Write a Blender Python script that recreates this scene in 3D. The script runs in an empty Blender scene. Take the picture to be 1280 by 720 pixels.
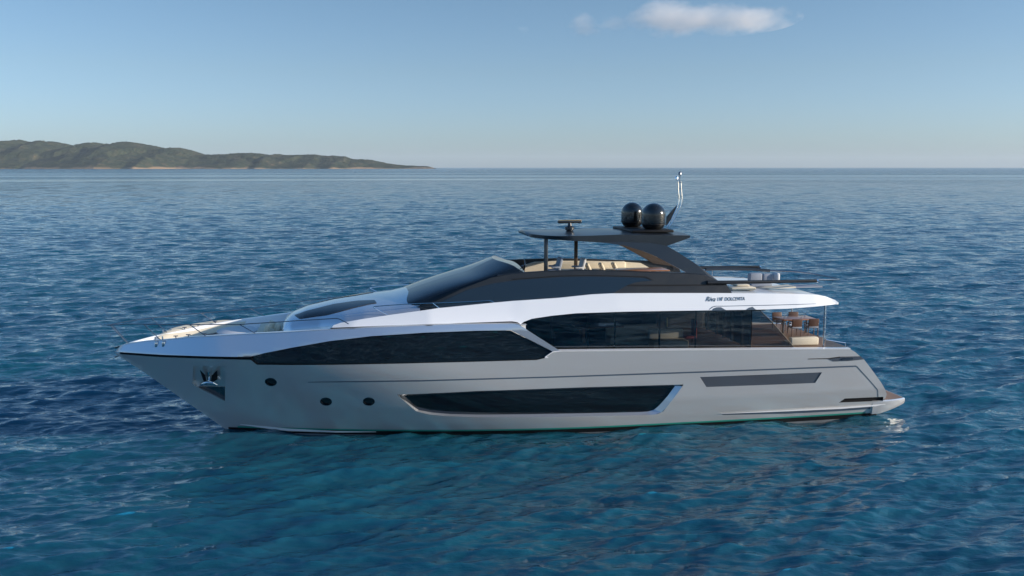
import bpy, bmesh, math, random
import numpy as np
from mathutils import Vector, geometry, Matrix
random.seed(7); rng = np.random.default_rng(11)
S = bpy.context.scene
C = S.collection
R = math.radians

# ------------------------------------------------------------------ camera
FPX, TH, HC, YC = 1150.0, R(10.0), 11.2, 39.8
PITCH = math.atan(151 / FPX)
cam_d = bpy.data.cameras.new('camera'); cam = bpy.data.objects.new('camera', cam_d); C.objects.link(cam)
cam.location = (0, -YC, HC); cam.rotation_euler = (R(90) - PITCH, 0, -TH)
cam_d.sensor_width = 36; cam_d.lens = FPX / 1280 * 36
cam_d.clip_start = 0.5; cam_d.clip_end = 200000
S.camera = cam

# ------------------------------------------------------------------ sky + sun
SUN_EL, SUN_AZ = R(13), R(18)          # azimuth: from +x (astern) turned towards the viewer's side
sdir = Vector((math.cos(SUN_AZ) * math.cos(SUN_EL), -math.sin(SUN_AZ) * math.cos(SUN_EL), math.sin(SUN_EL)))
W = bpy.data.worlds.new('World'); S.world = W; W.use_nodes = True
nt = W.node_tree; nt.nodes.clear()
sky = nt.nodes.new('ShaderNodeTexSky'); sky.sky_type = 'NISHITA'; sky.sun_disc = False
sky.sun_elevation = SUN_EL; sky.sun_rotation = math.atan2(sdir.x, sdir.y)
sky.altitude = 0; sky.air_density = 1.0; sky.dust_density = 0.6; sky.ozone_density = 2.6
bg = nt.nodes.new('ShaderNodeBackground'); bg.inputs[1].default_value = 0.088
wo = nt.nodes.new('ShaderNodeOutputWorld')
wtc = nt.nodes.new('ShaderNodeTexCoord'); wsx = nt.nodes.new('ShaderNodeSeparateXYZ'); nt.links.new(wtc.outputs['Generated'], wsx.inputs[0])
wcr = nt.nodes.new('ShaderNodeValToRGB'); nt.links.new(wsx.outputs[2], wcr.inputs[0])      # the sea air over this coast is bluer low down than the plain model
we = wcr.color_ramp.elements; we[0].position = 0.0; we[0].color = (0.455, 0.605, 0.99, 1); we[1].position = 0.5; we[1].color = (0.62, 0.86, 1.0, 1)
k_ = we.new(0.10); k_.color = (0.50, 0.555, 0.69, 1); k_ = we.new(0.2); k_.color = (0.49, 0.54, 0.60, 1)
wmx = nt.nodes.new('ShaderNodeMix'); wmx.data_type = 'RGBA'; wmx.blend_type = 'MULTIPLY'; wmx.inputs[0].default_value = 1
wm2 = nt.nodes.new('ShaderNodeMix'); wm2.data_type = 'RGBA'; wm2.blend_type = 'ADD'; wm2.inputs[0].default_value = 1
nt.links.new(sky.outputs[0], wmx.inputs[6]); nt.links.new(wcr.outputs[0], wmx.inputs[7]); nt.links.new(wmx.outputs[2], wm2.inputs[6]); nt.links.new(wmx.outputs[2], wm2.inputs[7])
nt.links.new(wm2.outputs[2], bg.inputs[0]); nt.links.new(bg.outputs[0], wo.inputs[0])
sun_d = bpy.data.lights.new('sun', 'SUN'); sun_d.energy = 5.0; sun_d.angle = R(0.5); sun_d.color = (1.0, 0.87, 0.72)
sun = bpy.data.objects.new('sun', sun_d); C.objects.link(sun)
sun.rotation_euler = sdir.to_track_quat('Z', 'Y').to_euler()
S.view_settings.view_transform = 'Standard'; S.view_settings.look = 'None'
S.view_settings.exposure = 0.45; S.view_settings.gamma = 1.0
S.view_settings.use_curve_mapping = False
S.cycles.max_bounces = 8; S.cycles.transparent_max_bounces = 16
S.cycles.volume_bounces = 6

# ------------------------------------------------------------------ materials
def mat(name, col, rough=0.5, metal=0.0, coat=0.0, spec=0.5, noise=0.0, nscale=3.0, bump=0.0, bscale=30.0, aniso=None):
    m = bpy.data.materials.new(name); m.use_nodes = True
    t = m.node_tree; p = t.nodes['Principled BSDF']
    p.inputs['Base Color'].default_value = (*col, 1); p.inputs['Roughness'].default_value = rough
    p.inputs['Metallic'].default_value = metal; p.inputs['Coat Weight'].default_value = coat
    p.inputs['Coat Roughness'].default_value = 0.04
    p.inputs['Specular IOR Level'].default_value = spec
    tc = t.nodes.new('ShaderNodeTexCoord')
    mp = t.nodes.new('ShaderNodeMapping'); t.links.new(tc.outputs['Object'], mp.inputs[0])
    if aniso: mp.inputs['Scale'].default_value = aniso
    if noise > 0:
        n = t.nodes.new('ShaderNodeTexNoise'); n.inputs['Scale'].default_value = nscale; n.inputs['Detail'].default_value = 5
        t.links.new(mp.outputs[0], n.inputs['Vector'])
        r = t.nodes.new('ShaderNodeMapRange'); r.inputs[1].default_value = 0.3; r.inputs[2].default_value = 0.7
        r.inputs[3].default_value = 1 - noise; r.inputs[4].default_value = 1 + noise
        t.links.new(n.outputs[0], r.inputs[0])
        mx = t.nodes.new('ShaderNodeMix'); mx.data_type = 'RGBA'; mx.blend_type = 'MULTIPLY'; mx.inputs[0].default_value = 1
        mx.inputs[6].default_value = (*col, 1); t.links.new(r.outputs[0], mx.inputs[7]); t.links.new(mx.outputs[2], p.inputs['Base Color'])
        r2 = t.nodes.new('ShaderNodeMapRange'); r2.inputs[3].default_value = max(rough * 0.8, 0.01); r2.inputs[4].default_value = rough * 1.25
        t.links.new(n.outputs[0], r2.inputs[0]); t.links.new(r2.outputs[0], p.inputs['Roughness'])
    if bump > 0:
        n = t.nodes.new('ShaderNodeTexNoise'); n.inputs['Scale'].default_value = bscale; n.inputs['Detail'].default_value = 3
        t.links.new(mp.outputs[0], n.inputs['Vector'])
        b = t.nodes.new('ShaderNodeBump'); b.inputs['Strength'].default_value = bump; b.inputs['Distance'].default_value = 0.01
        t.links.new(n.outputs[0], b.inputs['Height']); t.links.new(b.outputs[0], p.inputs['Normal'])
    return m

M = {}
M['silver'] = mat('silver_hull_paint', (0.72, 0.72, 0.71), 0.17, 0.52, 0.7)
M['bulwark'] = mat('pearl_bulwark_paint', (0.56, 0.60, 0.66), 0.20, 0.7, 0.5)
M['white'] = mat('white_gelcoat', (0.86, 0.87, 0.89), 0.20, 0.1, 0.4)
M['blackglass'] = mat('black_glass', (0.006, 0.009, 0.012), 0.02, 0.0, 0.0, spec=0.95)
M['wsglass'] = mat('windscreen_glass', (0.008, 0.014, 0.022), 0.07, 0.0, 0.0, spec=0.3)
M['ventglass'] = mat('vent_glass', (0.13, 0.15, 0.18), 0.12, 0.5, 0.0, spec=0.6, bump=0.25, bscale=3)
M['black'] = mat('black_trim', (0.008, 0.009, 0.011), 0.5, spec=0.2)
M['dark'] = mat('anthracite_paint', (0.014, 0.020, 0.028), 0.30, 0.0, 0.15, noise=0.04, nscale=1)
M['coaming'] = mat('bronze_grey_paint', (0.013, 0.016, 0.020), 0.40, 0.1, 0.0, noise=0.04)
M['brown'] = mat('bronze_lining', (0.05, 0.033, 0.020), 0.45)
M['dome'] = mat('black_dome', (0.010, 0.011, 0.012), 0.16, 0.0, 0.5)
M['chrome'] = mat('polished_steel', (0.72, 0.73, 0.74), 0.10, 1.0)
M['dchrome'] = mat('satin_steel', (0.22, 0.23, 0.25), 0.25, 1.0)
M['teal'] = mat('teal_stripe', (0.02, 0.24, 0.20), 0.35)
M['bottom'] = mat('antifouling', (0.20, 0.22, 0.24), 0.5, noise=0.15, nscale=2)
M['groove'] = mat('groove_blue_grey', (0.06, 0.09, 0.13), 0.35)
M['cream'] = mat('cream_upholstery', (0.62, 0.56, 0.44), 0.85, bump=0.3, bscale=40, noise=0.05)
M['greyfab'] = mat('grey_upholstery', (0.24, 0.27, 0.32), 0.85, bump=0.3, bscale=40, noise=0.05)
M['palefab'] = mat('pale_upholstery', (0.50, 0.52, 0.55), 0.85, bump=0.3, bscale=40)
M['wood'] = mat('varnished_wood', (0.30, 0.13, 0.055), 0.3, 0, 0.4, noise=0.25, nscale=6, aniso=(0.4, 6, 6))
M['darkwood'] = mat('dark_stained_wood', (0.09, 0.045, 0.03), 0.45)
M['floor'] = mat('cabin_floor', (0.10, 0.06, 0.04), 0.5)
M['redwood'] = mat('red_leather', (0.30, 0.05, 0.03), 0.5)
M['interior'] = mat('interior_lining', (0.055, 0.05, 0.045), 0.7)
M['lamp'] = mat('brass_lamp', (0.65, 0.45, 0.18), 0.3, 0.8)

def teak():
    m = bpy.data.materials.new('teak_planks'); m.use_nodes = True
    t = m.node_tree; p = t.nodes['Principled BSDF']; p.inputs['Roughness'].default_value = 0.6
    tc = t.nodes.new('ShaderNodeTexCoord')
    w = t.nodes.new('ShaderNodeTexWave'); w.wave_type = 'BANDS'; w.bands_direction = 'Y'; w.inputs['Scale'].default_value = 3.2
    t.links.new(tc.outputs['Object'], w.inputs['Vector'])
    n = t.nodes.new('ShaderNodeTexNoise'); n.inputs['Scale'].default_value = 4; n.inputs['Detail'].default_value = 6
    mp = t.nodes.new('ShaderNodeMapping'); mp.inputs['Scale'].default_value = (0.3, 6, 6)
    t.links.new(tc.outputs['Object'], mp.inputs[0]); t.links.new(mp.outputs[0], n.inputs['Vector'])
    cr = t.nodes.new('ShaderNodeValToRGB'); cr.color_ramp.elements[0].color = (0.17, 0.10, 0.065, 1); cr.color_ramp.elements[1].color = (0.32, 0.21, 0.14, 1)
    t.links.new(n.outputs[0], cr.inputs[0])
    c2 = t.nodes.new('ShaderNodeValToRGB'); c2.color_ramp.elements[0].position = 0.0; c2.color_ramp.elements[0].color = (0.15, 0.15, 0.15, 1)
    c2.color_ramp.elements[1].position = 0.12; c2.color_ramp.elements[1].color = (1, 1, 1, 1); t.links.new(w.outputs[0], c2.inputs[0])
    mx = t.nodes.new('ShaderNodeMix'); mx.data_type = 'RGBA'; mx.blend_type = 'MULTIPLY'; mx.inputs[0].default_value = 1
    t.links.new(cr.outputs[0], mx.inputs[6]); t.links.new(c2.outputs[0], mx.inputs[7]); t.links.new(mx.outputs[2], p.inputs['Base Color'])
    return m
M['teak'] = teak()

def tinted(name, tint, gl=(1, 1, 1), rough=0.02, ior=1.5):
    m = bpy.data.materials.new(name); m.use_nodes = True
    t = m.node_tree; t.nodes.clear()
    o = t.nodes.new('ShaderNodeOutputMaterial'); mx = t.nodes.new('ShaderNodeMixShader')
    tr = t.nodes.new('ShaderNodeBsdfTransparent'); tr.inputs[0].default_value = (*tint, 1)
    g = t.nodes.new('ShaderNodeBsdfGlossy'); g.inputs['Color'].default_value = (*gl, 1); g.inputs['Roughness'].default_value = rough
    f = t.nodes.new('ShaderNodeFresnel'); f.inputs[0].default_value = ior
    t.links.new(f.outputs[0], mx.inputs[0]); t.links.new(tr.outputs[0], mx.inputs[1]); t.links.new(g.outputs[0], mx.inputs[2])
    t.links.new(mx.outputs[0], o.inputs[0]); return m
M['salonglass'] = tinted('tinted_glass', (0.62, 0.64, 0.66), ior=1.9)
M['clear'] = tinted('clear_glass', (0.80, 0.88, 0.92))
M['smoke'] = tinted('smoked_glass', (0.35, 0.45, 0.55), ior=1.8)

# ------------------------------------------------------------------ camera-ray helpers (picture measurement -> metres)
_R = np.array([math.cos(TH), -math.sin(TH), 0]); _g = np.array([math.sin(TH), math.cos(TH), 0]); _z = np.array([0, 0, 1.])
_G = _g * math.cos(PITCH) - _z * math.sin(PITCH); _U = _z * math.cos(PITCH) + _g * math.sin(PITCH)
_P = np.array([0, -YC, HC])
def T(px, py, v=0.0):
    """point on the plane y=-v (v>0: port side, nearer)"""
    d = _G * FPX + _R * (px - 640) + _U * (360 - py); t = (-v - _P[1]) / d[1]
    q = _P + t * d; return (float(q[0]), float(q[1]), float(q[2]))
def Tz(px, py, z):
    d = _G * FPX + _R * (px - 640) + _U * (360 - py); t = (z - _P[2]) / d[2]
    q = _P + t * d; return (float(q[0]), float(q[1]), float(q[2]))
def TB(px, py, bf):
    v = 3.0
    for _ in range(25):
        q = T(px, py, v); v = 0.5 * v + 0.5 * float(bf(q[0], q[2]))
    q = T(px, py, v); return q

# ------------------------------------------------------------------ object helpers
def setp(o, **k):
    for a, b in k.items(): o[a] = b
    return o
def empty(name, loc, label, cat, group=None, rz=0):
    o = bpy.data.objects.new(name, None); C.objects.link(o); o.location = loc; o.rotation_euler = (0, 0, rz)
    o['label'] = label; o['category'] = cat
    if group: o['group'] = group
    o.empty_display_size = 0.3
    return o
def mk(name, verts, faces, m, parent=None, smooth=True, angle=35, mats=None, idx=None):
    me = bpy.data.meshes.new(name); me.from_pydata([tuple(v) for v in verts], [], [tuple(f) for f in faces])
    for a in (mats or [m]): me.materials.append(a)
    if idx is not None: me.polygons.foreach_set('material_index', idx)
    me.validate(); me.update()
    if smooth:
        me.polygons.foreach_set('use_smooth', [True] * len(me.polygons))
        if angle: me.set_sharp_from_angle(angle=R(angle))
    o = bpy.data.objects.new(name, me); C.objects.link(o)
    if parent is not None: o.parent = parent; o.matrix_parent_inverse = Matrix.Translation(parent_loc(parent)).inverted() if parent_loc(parent).length > 0 else Matrix()
    return o
def parent_loc(p):
    l = Vector((0, 0, 0))
    while p is not None: l = l + p.location; p = p.parent
    return l
class MB:
    def __init__(s): s.v = []; s.f = []
    def add(s, v, f):
        n = len(s.v); s.v += [tuple(p) for p in v]; s.f += [tuple(i + n for i in q) for q in f]; return s
    def box(s, c, d, rz=0, ry=0, rx=0, bev=0.0):
        bm = bmesh.new(); bmesh.ops.create_cube(bm, size=1)
        for p in bm.verts: p.co = Vector((p.co.x * d[0], p.co.y * d[1], p.co.z * d[2]))
        if bev > 0: bmesh.ops.bevel(bm, geom=bm.edges[:], offset=bev, segments=3, affect='EDGES', profile=0.5)
        mt = Matrix.Translation(c) @ Matrix.Rotation(rz, 4, 'Z') @ Matrix.Rotation(ry, 4, 'Y') @ Matrix.Rotation(rx, 4, 'X')
        bm.transform(mt); bm.verts.index_update()
        s.add([p.co[:] for p in bm.verts], [[q.index for q in f.verts] for f in bm.faces]); bm.free(); return s
    def tube(s, pts, r, n=8, cap=True, rr=None):
        pts = [Vector(p) for p in pts]; rings = []; N = len(pts); up0 = None
        for i, p in enumerate(pts):
            d = (pts[min(i + 1, N - 1)] - pts[max(i - 1, 0)]).normalized()
            if up0 is None: up0 = Vector((0, 0, 1)) if abs(d.z) < 0.9 else Vector((0, 1, 0))
            a = d.cross(up0).normalized(); b = a.cross(d).normalized(); up0 = b
            q = rr[i] if rr else r
            rings.append([p + (a * math.cos(2 * math.pi * k / n) + b * math.sin(2 * math.pi * k / n)) * q for k in range(n)])
        v = [x for g in rings for x in g]; f = []
        for i in range(N - 1):
            for k in range(n): f.append((i * n + k, i * n + (k + 1) % n, (i + 1) * n + (k + 1) % n, (i + 1) * n + k))
        if cap: f.append(tuple(range(n))[::-1]); f.append(tuple((N - 1) * n + k for k in range(n)))
        return s.add(v, f)
    def lathe(s, c, prof, n=32):
        v = []; f = []
        for r_, z_ in prof:
            for k in range(n): v.append((c[0] + r_ * math.cos(2 * math.pi * k / n), c[1] + r_ * math.sin(2 * math.pi * k / n), c[2] + z_))
        for i in range(len(prof) - 1):
            for k in range(n): f.append((i * n + k, i * n + (k + 1) % n, (i + 1) * n + (k + 1) % n, (i + 1) * n + k))
        f.append(tuple(range(n))[::-1]); f.append(tuple((len(prof) - 1) * n + k for k in range(n)))
        return s.add(v, f)
    def prism(s, poly, y0, y1):
        """polygon in (x,z) extruded between y0 and y1"""
        n = len(poly); tri = geometry.tessellate_polygon([[Vector((p[0], p[1], 0)) for p in poly]])
        v = [(p[0], y0, p[1]) for p in poly] + [(p[0], y1, p[1]) for p in poly]
        f = [tuple(t) for t in tri] + [tuple(i + n for i in t[::-1]) for t in tri]
        f += [(i, (i + 1) % n, (i + 1) % n + n, i + n) for i in range(n)]
        bm = bmesh.new(); vs = [bm.verts.new(p) for p in v]
        for q in f:
            try: bm.faces.new([vs[i] for i in q])
            except ValueError: pass
        bmesh.ops.recalc_face_normals(bm, faces=bm.faces[:]); bm.verts.index_update()
        s.add([p.co[:] for p in bm.verts], [[q.index for q in fc.verts] for fc in bm.faces]); bm.free(); return s
    def build(s, name, m, parent=None, smooth=True, angle=35): return mk(name, s.v, s.f, m, parent, smooth, angle)

def lin(pts, n=None):
    """dense resampling of a polyline by arc length -> n points"""
    P = np.array(pts, float); d = np.r_[0, np.cumsum(np.linalg.norm(np.diff(P, axis=0), axis=1))]
    if n is None: return P
    t = np.linspace(0, d[-1], n); return np.stack([np.interp(t, d, P[:, k]) for k in range(P.shape[1])], 1)
def spl(pts, n=40):
    """Catmull-Rom through points"""
    P = np.array(pts, float); out = []
    E = np.vstack([2 * P[0] - P[1], P, 2 * P[-1] - P[-2]])
    m = len(P) - 1
    for k in range(n):
        u = k / (n - 1) * m; i = min(int(u), m - 1); t = u - i
        a, b, c, d = E[i], E[i + 1], E[i + 2], E[i + 3]
        out.append(0.5 * ((2 * b) + (c - a) * t + (2 * a - 5 * b + 4 * c - d) * t * t + (3 * b - a - 3 * c + d) * t ** 3))
    return np.array(out)
def loft(A, B, rows, fn=None):
    """grid between two equal-length 3D curves; fn(t, a, b) gives the point"""
    v = []; f = []; n = len(A)
    for j in range(rows):
        t = j / (rows - 1)
        for i in range(n):
            v.append(tuple(fn(t, A[i], B[i])) if fn else tuple(A[i] * (1 - t) + B[i] * t))
    for j in range(rows - 1):
        for i in range(n - 1): f.append((j * n + i, j * n + i + 1, (j + 1) * n + i + 1, (j + 1) * n + i))
    return v, f
def mirror(v, f):
    n = len(v); return list(v) + [(p[0], -p[1], p[2]) for p in v], list(f) + [tuple(i + n for i in q[::-1]) for q in f]

# ------------------------------------------------------------------ hull form
XT, ZT = -9.74, 3.62      # bow tip
XF = -5.33                # stem at the waterline
Bz = ([-1.2, 0, 0.5, 1.5, 3.0, 4.0, 6], [2.3, 2.9, 3.08, 3.35, 3.52, 3.6, 3.6])
def bh(x, z):
    xs = XF + (XT - XF) * (z / ZT); u = min(max(z / ZT, -0.3), 1.2)
    L = 17 - 4.0 * u; p = 1.85 + 0.45 * max(u, 0)
    t = min(max((x - xs) / L, 0), 1)
    b = float(np.interp(z, *Bz)) * (1 - (1 - t) ** p)
    return max(b - 0.28 * min(max((x - 15) / 10, 0), 1) ** 2, 0.0)
def nrm(bf, x, z, e=0.02):
    bx = (bf(x + e, z) - bf(x - e, z)) / (2 * e); bz = (bf(x, z + e) - bf(x, z - e)) / (2 * e)
    return Vector((-bx, -1, -bz)).normalized()

def skin(name, outline, bf, m, parent, holes=(), grid=0.3, off=0.0, sides='both', both_name=False):
    """surface y=-(bf+off) over an (x,z) outline with holes, analytic normals, mirrored to starboard"""
    V2 = Vector
    def dens(poly):
        o = []
        n = len(poly)
        for i in range(n):
            a = np.array(poly[i][:2]); b = np.array(poly[(i + 1) % n][:2]); k = max(1, int(np.linalg.norm(b - a) / grid))
            for j in range(k): o.append(a + (b - a) * j / k)
        return o
    out = dens(outline); hl = [dens(h) for h in holes]
    pts = [V2((float(p[0]), float(p[1]))) for p in out]; cons = []
    faces_in = [list(range(len(out)))]
    for h in hl:
        k = len(pts); pts += [V2((float(p[0]), float(p[1]))) for p in h]; faces_in.append(list(range(k, k + len(h))))
    ox = [p[0] for p in out]; oz = [p[1] for p in out]
    def inside(x, z, poly):
        c = False; n = len(poly); j = n - 1
        for i in range(n):
            if (poly[i][1] > z) != (poly[j][1] > z) and x < (poly[j][0] - poly[i][0]) * (z - poly[i][1]) / (poly[j][1] - poly[i][1]) + poly[i][0]: c = not c
            j = i
        return c
    for x in np.arange(min(ox) + grid / 2, max(ox), grid):
        for z in np.arange(min(oz) + grid / 2, max(oz), grid):
            if inside(x, z, out): pts.append(V2((float(x), float(z))))
    r = geometry.delaunay_2d_cdt(pts, [], faces_in, 0, 1e-5)
    vo, fo = r[0], r[2]
    fs = []
    for q in fo:
        cx = sum(vo[i][0] for i in q) / len(q); cz = sum(vo[i][1] for i in q) / len(q)
        if not inside(cx, cz, out): continue
        if all(bf(vo[i][0], vo[i][1]) + off < 1e-3 for i in q): continue
        if any(inside(cx, cz, h) for h in hl): continue
        fs.append(tuple(q))
    verts = [(p[0], -(bf(p[0], p[1]) + off), p[1]) for p in vo]
    ns = [nrm(bf, p[0], p[1]) for p in vo]
    # orient faces to -y
    f2 = []
    for q in fs:
        a, b, c = [Vector(verts[i]) for i in q[:3]]
        nn = (b - a).cross(c - a)
        f2.append(q if nn.y < 0 else q[::-1])
    n0 = len(verts); nf = len(f2)
    if sides == 'both' and min(-p[1] for p in verts) > 0.05:
        skin(name, outline, bf, m, parent, holes, grid, off, 'far'); sides = 'near'
    if sides == 'both':
        verts += [(p[0], -p[1], p[2]) for p in verts]; ns = ns + [Vector((n.x, -n.y, n.z)) for n in ns]
        mp_ = {i + n0: i for i in range(n0) if abs(verts[i][1]) < 0.012}
        for i in mp_.values(): verts[i] = (verts[i][0], 0.0, verts[i][2])
        f2 += [tuple(mp_.get(i + n0, i + n0) for i in q[::-1]) for q in f2]
    elif sides == 'far':
        verts = [(p[0], -p[1], p[2]) for p in verts]; ns = [Vector((n.x, -n.y, n.z)) for n in ns]; f2 = [q[::-1] for q in f2]
    me = bpy.data.meshes.new(name); me.from_pydata(verts, [], f2); me.materials.append(m)
    me.polygons.foreach_set('use_smooth', [True] * len(me.polygons)); me.update()
    if sides == 'both':
        ln_ = []
        for k_, q in enumerate(f2):
            for i in q:
                n_ = ns[i]; ln_.append((n_.x, -abs(n_.y) if k_ < nf else abs(n_.y), n_.z))
        me.normals_split_custom_set(ln_)
    else: me.normals_split_custom_set_from_vertices([n[:] for n in ns])
    o = bpy.data.objects.new(name, me); C.objects.link(o); o.parent = parent
    return o
def skirt(name, outline, bf, depth, m, parent, off=0.0, sides=(1,), grid=0.25):
    """wall round a hole, going inboard by depth"""
    P = []
    n = len(outline)
    for i in range(n):
        a = np.array(outline[i][:2]); b = np.array(outline[(i + 1) % n][:2]); k = max(1, int(np.linalg.norm(b - a) / grid))
        for j in range(k): P.append(a + (b - a) * j / k)
    v = []; f = []; k = len(P)
    for s in sides:
        n0 = len(v)
        for d in (off, -depth):
            for p in P: v.append((p[0], -s * (bf(p[0], p[1]) + d), p[1]))
        f += [(n0 + i, n0 + (i + 1) % k, n0 + k + (i + 1) % k, n0 + k + i) for i in range(k)]
    return mk(name, v, f, m, parent, True, 30)
def px2(pts, bf): return [(lambda q: (q[0], q[2]))(TB(p[0], p[1], bf)) for p in pts]

# ==================================================================== SEA
def build_sea():
    rs = []; r = 9.0
    while r < 2200:
        rs.append(r)
        r += (0.0026 * r if r < 55 else 0.143 * (r / 55) ** 1.22)
    while r < 26000: rs.append(r); r *= 1.12
    rs = np.array([0.0, 3.0, 6.0] + rs)
    a0 = math.pi / 2 - TH
    gr = 36 + np.cumsum(0.1 * 1.033 ** np.arange(90)); gr = gr[gr < 110]
    th = list(np.linspace(-36, 36, 780)) + list(gr) + list(np.linspace(gr[-1] + 3, 360 - gr[-1] - 3, 60)) + list(360 - gr[::-1])
    th = a0 - np.radians(np.array(th))
    RR, TT = np.meshgrid(rs, th, indexing='ij')
    X = RR * np.cos(TT); Y = RR * np.sin(TT) - YC
    dr = np.gradient(rs)[:, None] * np.ones_like(TT)
    dt = np.abs(np.gradient(th))[None, :] * RR
    sp = np.maximum(dr, dt * 0.8)
    Z = np.zeros_like(X); DX = np.zeros_like(X); DY = np.zeros_like(X)
    N = 160
    lam = np.concatenate([np.exp(rng.uniform(math.log(0.36), math.log(1.2), 64)), np.exp(rng.uniform(math.log(1.2), math.log(5.5), 68)), np.exp(rng.uniform(math.log(5.5), math.log(26.0), 28))]); lam.sort()
    main = math.radians(-86)                     # waves roll towards the viewer and a little to the left
    # wave groups: amplitude modulated slowly over the surface
    for i in range(N):
        L = lam[i]; k = 2 * math.pi / L
        spread = 0.40 if L > 2 else 0.36
        d = main + rng.normal(0, spread); ph = rng.uniform(0, 2 * math.pi)
        slope = 0.265 * math.sqrt(2.0 / 130) * (1.5 if L < 1.2 else 1.0 if L < 3 else (3 / L) ** 0.9)
        A = slope / k
        w = np.clip((L / np.maximum(sp, 1e-3) - 2.5) / 2.0, 0, 1)
        mask = w > 0
        if not mask.any(): continue
        arg = k * (X * math.cos(d) + Y * math.sin(d)) + ph
        gd = d + math.pi / 2 * rng.choice([-1, 1]) + rng.normal(0, .5); gk = 2 * math.pi / (L * rng.uniform(5, 11)); gp = rng.uniform(0, 6.28)
        env = 0.75 + 0.5 * np.sin(gk * (X * math.cos(gd) + Y * math.sin(gd)) + gp)
        aw = A * w * env
        Z += aw * np.cos(arg); s_ = np.sin(arg)
        DX -= aw * 0.85 * s_ * math.cos(d); DY -= aw * 0.85 * s_ * math.sin(d)
    X = X + DX; Y = Y + DY
    ni, nj = X.shape
    co = np.stack([X, Y, Z], -1).reshape(-1, 3).astype(np.float32)
    I = np.arange(ni * nj).reshape(ni, nj)
    J = np.roll(I, -1, axis=1)
    q = np.stack([I[:-1], I[1:], J[1:], J[:-1]], -1).reshape(-1, 4)
    me = bpy.data.meshes.new('sea_water')
    me.vertices.add(len(co)); me.vertices.foreach_set('co', co.ravel())
    me.loops.add(q.size); me.loops.foreach_set('vertex_index', q.ravel().astype(np.int32))
    me.polygons.add(len(q)); me.polygons.foreach_set('loop_start', np.arange(0, q.size, 4, dtype=np.int32))
    me.polygons.foreach_set('use_smooth', np.ones(len(q), bool))
    me.update(calc_edges=True)
    n0 = me.polygons[len(q) // 2].normal
    if n0.z < 0: me.flip_normals()
    o = bpy.data.objects.new('sea_water', me); C.objects.link(o); o['kind'] = 'structure'
    # material
    m = bpy.data.materials.new('sea_water'); m.use_nodes = True
    t = m.node_tree; p = t.nodes['Principled BSDF']; L_ = t.links
    tc = t.nodes.new('ShaderNodeTexCoord')
    p.inputs['IOR'].default_value = 1.5; p.inputs['Specular Tint'].default_value = (0.78, 0.95, 1.0, 1); p.inputs['Roughness'].default_value = 0.05
    p.inputs['Subsurface Weight'].default_value = 1.0; p.inputs['Subsurface Scale'].default_value = 2.5; p.inputs['Subsurface Radius'].default_value = (0.4, 1.0, 1.2)
    # body colour: turquoise water with large soft patches
    n1 = t.nodes.new('ShaderNodeTexNoise'); n1.inputs['Scale'].default_value = 0.045; n1.inputs['Detail'].default_value = 3
    L_.new(tc.outputs['Object'], n1.inputs['Vector'])
    cr = t.nodes.new('ShaderNodeValToRGB'); cr.color_ramp.elements[0].position = 0.3; cr.color_ramp.elements[1].position = 0.72
    cr.color_ramp.elements[0].color = (0.005, 0.054, 0.098, 1); cr.color_ramp.elements[1].color = (0.008, 0.088, 0.130, 1)
    
    L_.new(n1.outputs[0], cr.inputs[0]); L_.new(cr.outputs[0], p.inputs['Base Color'])
    # calm slicks far out: long streaks running across the view
    mp = t.nodes.new('ShaderNodeMapping'); mp.inputs['Rotation'].default_value = (0, 0, TH); mp.inputs['Scale'].default_value = (0.0004, 0.0028, 1)
    L_.new(tc.outputs['Object'], mp.inputs[0])
    n2 = t.nodes.new('ShaderNodeTexNoise'); n2.inputs['Scale'].default_value = 1.0; n2.inputs['Detail'].default_value = 4; n2.inputs['Roughness'].default_value = 0.55
    L_.new(mp.outputs[0], n2.inputs['Vector'])
    r2 = t.nodes.new('ShaderNodeMapRange'); r2.inputs[1].default_value = 0.42; r2.inputs[2].default_value = 0.55; r2.inputs[3].default_value = 0.03; r2.inputs[4].default_value = 1.0
    L_.new(n2.outputs[0], r2.inputs[0])
    # distance from the anchorage weights the slicks in
    ln = t.nodes.new('ShaderNodeVectorMath'); ln.operation = 'LENGTH'; L_.new(tc.outputs['Object'], ln.inputs[0])
    rd = t.nodes.new('ShaderNodeMapRange'); rd.inputs[1].default_value = 300; rd.inputs[2].default_value = 800
    L_.new(ln.outputs['Value'], rd.inputs[0])
    rd2 = t.nodes.new('ShaderNodeMapRange'); rd2.inputs[1].default_value = 1500; rd2.inputs[2].default_value = 2600; rd2.inputs[3].default_value = 1; rd2.inputs[4].default_value = 0.15
    L_.new(ln.outputs['Value'], rd2.inputs[0])
    rdm = t.nodes.new('ShaderNodeMath'); rdm.operation = 'MULTIPLY'; L_.new(rd.outputs[0], rdm.inputs[0]); L_.new(rd2.outputs[0], rdm.inputs[1])
    gd = t.nodes.new('ShaderNodeMapRange'); gd.inputs[1].default_value = 100; gd.inputs[2].default_value = 1500; gd.inputs[3].default_value = 0.5; gd.inputs[4].default_value = 2.6
    L_.new(ln.outputs['Value'], gd.inputs[0])
    mixs = t.nodes.new('ShaderNodeMix'); mixs.data_type = 'FLOAT'; mixs.inputs[2].default_value = 1.0
    L_.new(rdm.outputs[0], mixs.inputs[0]); L_.new(r2.outputs[0], mixs.inputs[3])
    rg = t.nodes.new('ShaderNodeMapRange'); rg.inputs[1].default_value = 120; rg.inputs[2].default_value = 1200; rg.inputs[3].default_value = 0.025; rg.inputs[4].default_value = 0.13
    L_.new(ln.outputs['Value'], rg.inputs[0]); L_.new(rg.outputs[0], p.inputs['Roughness'])
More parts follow.
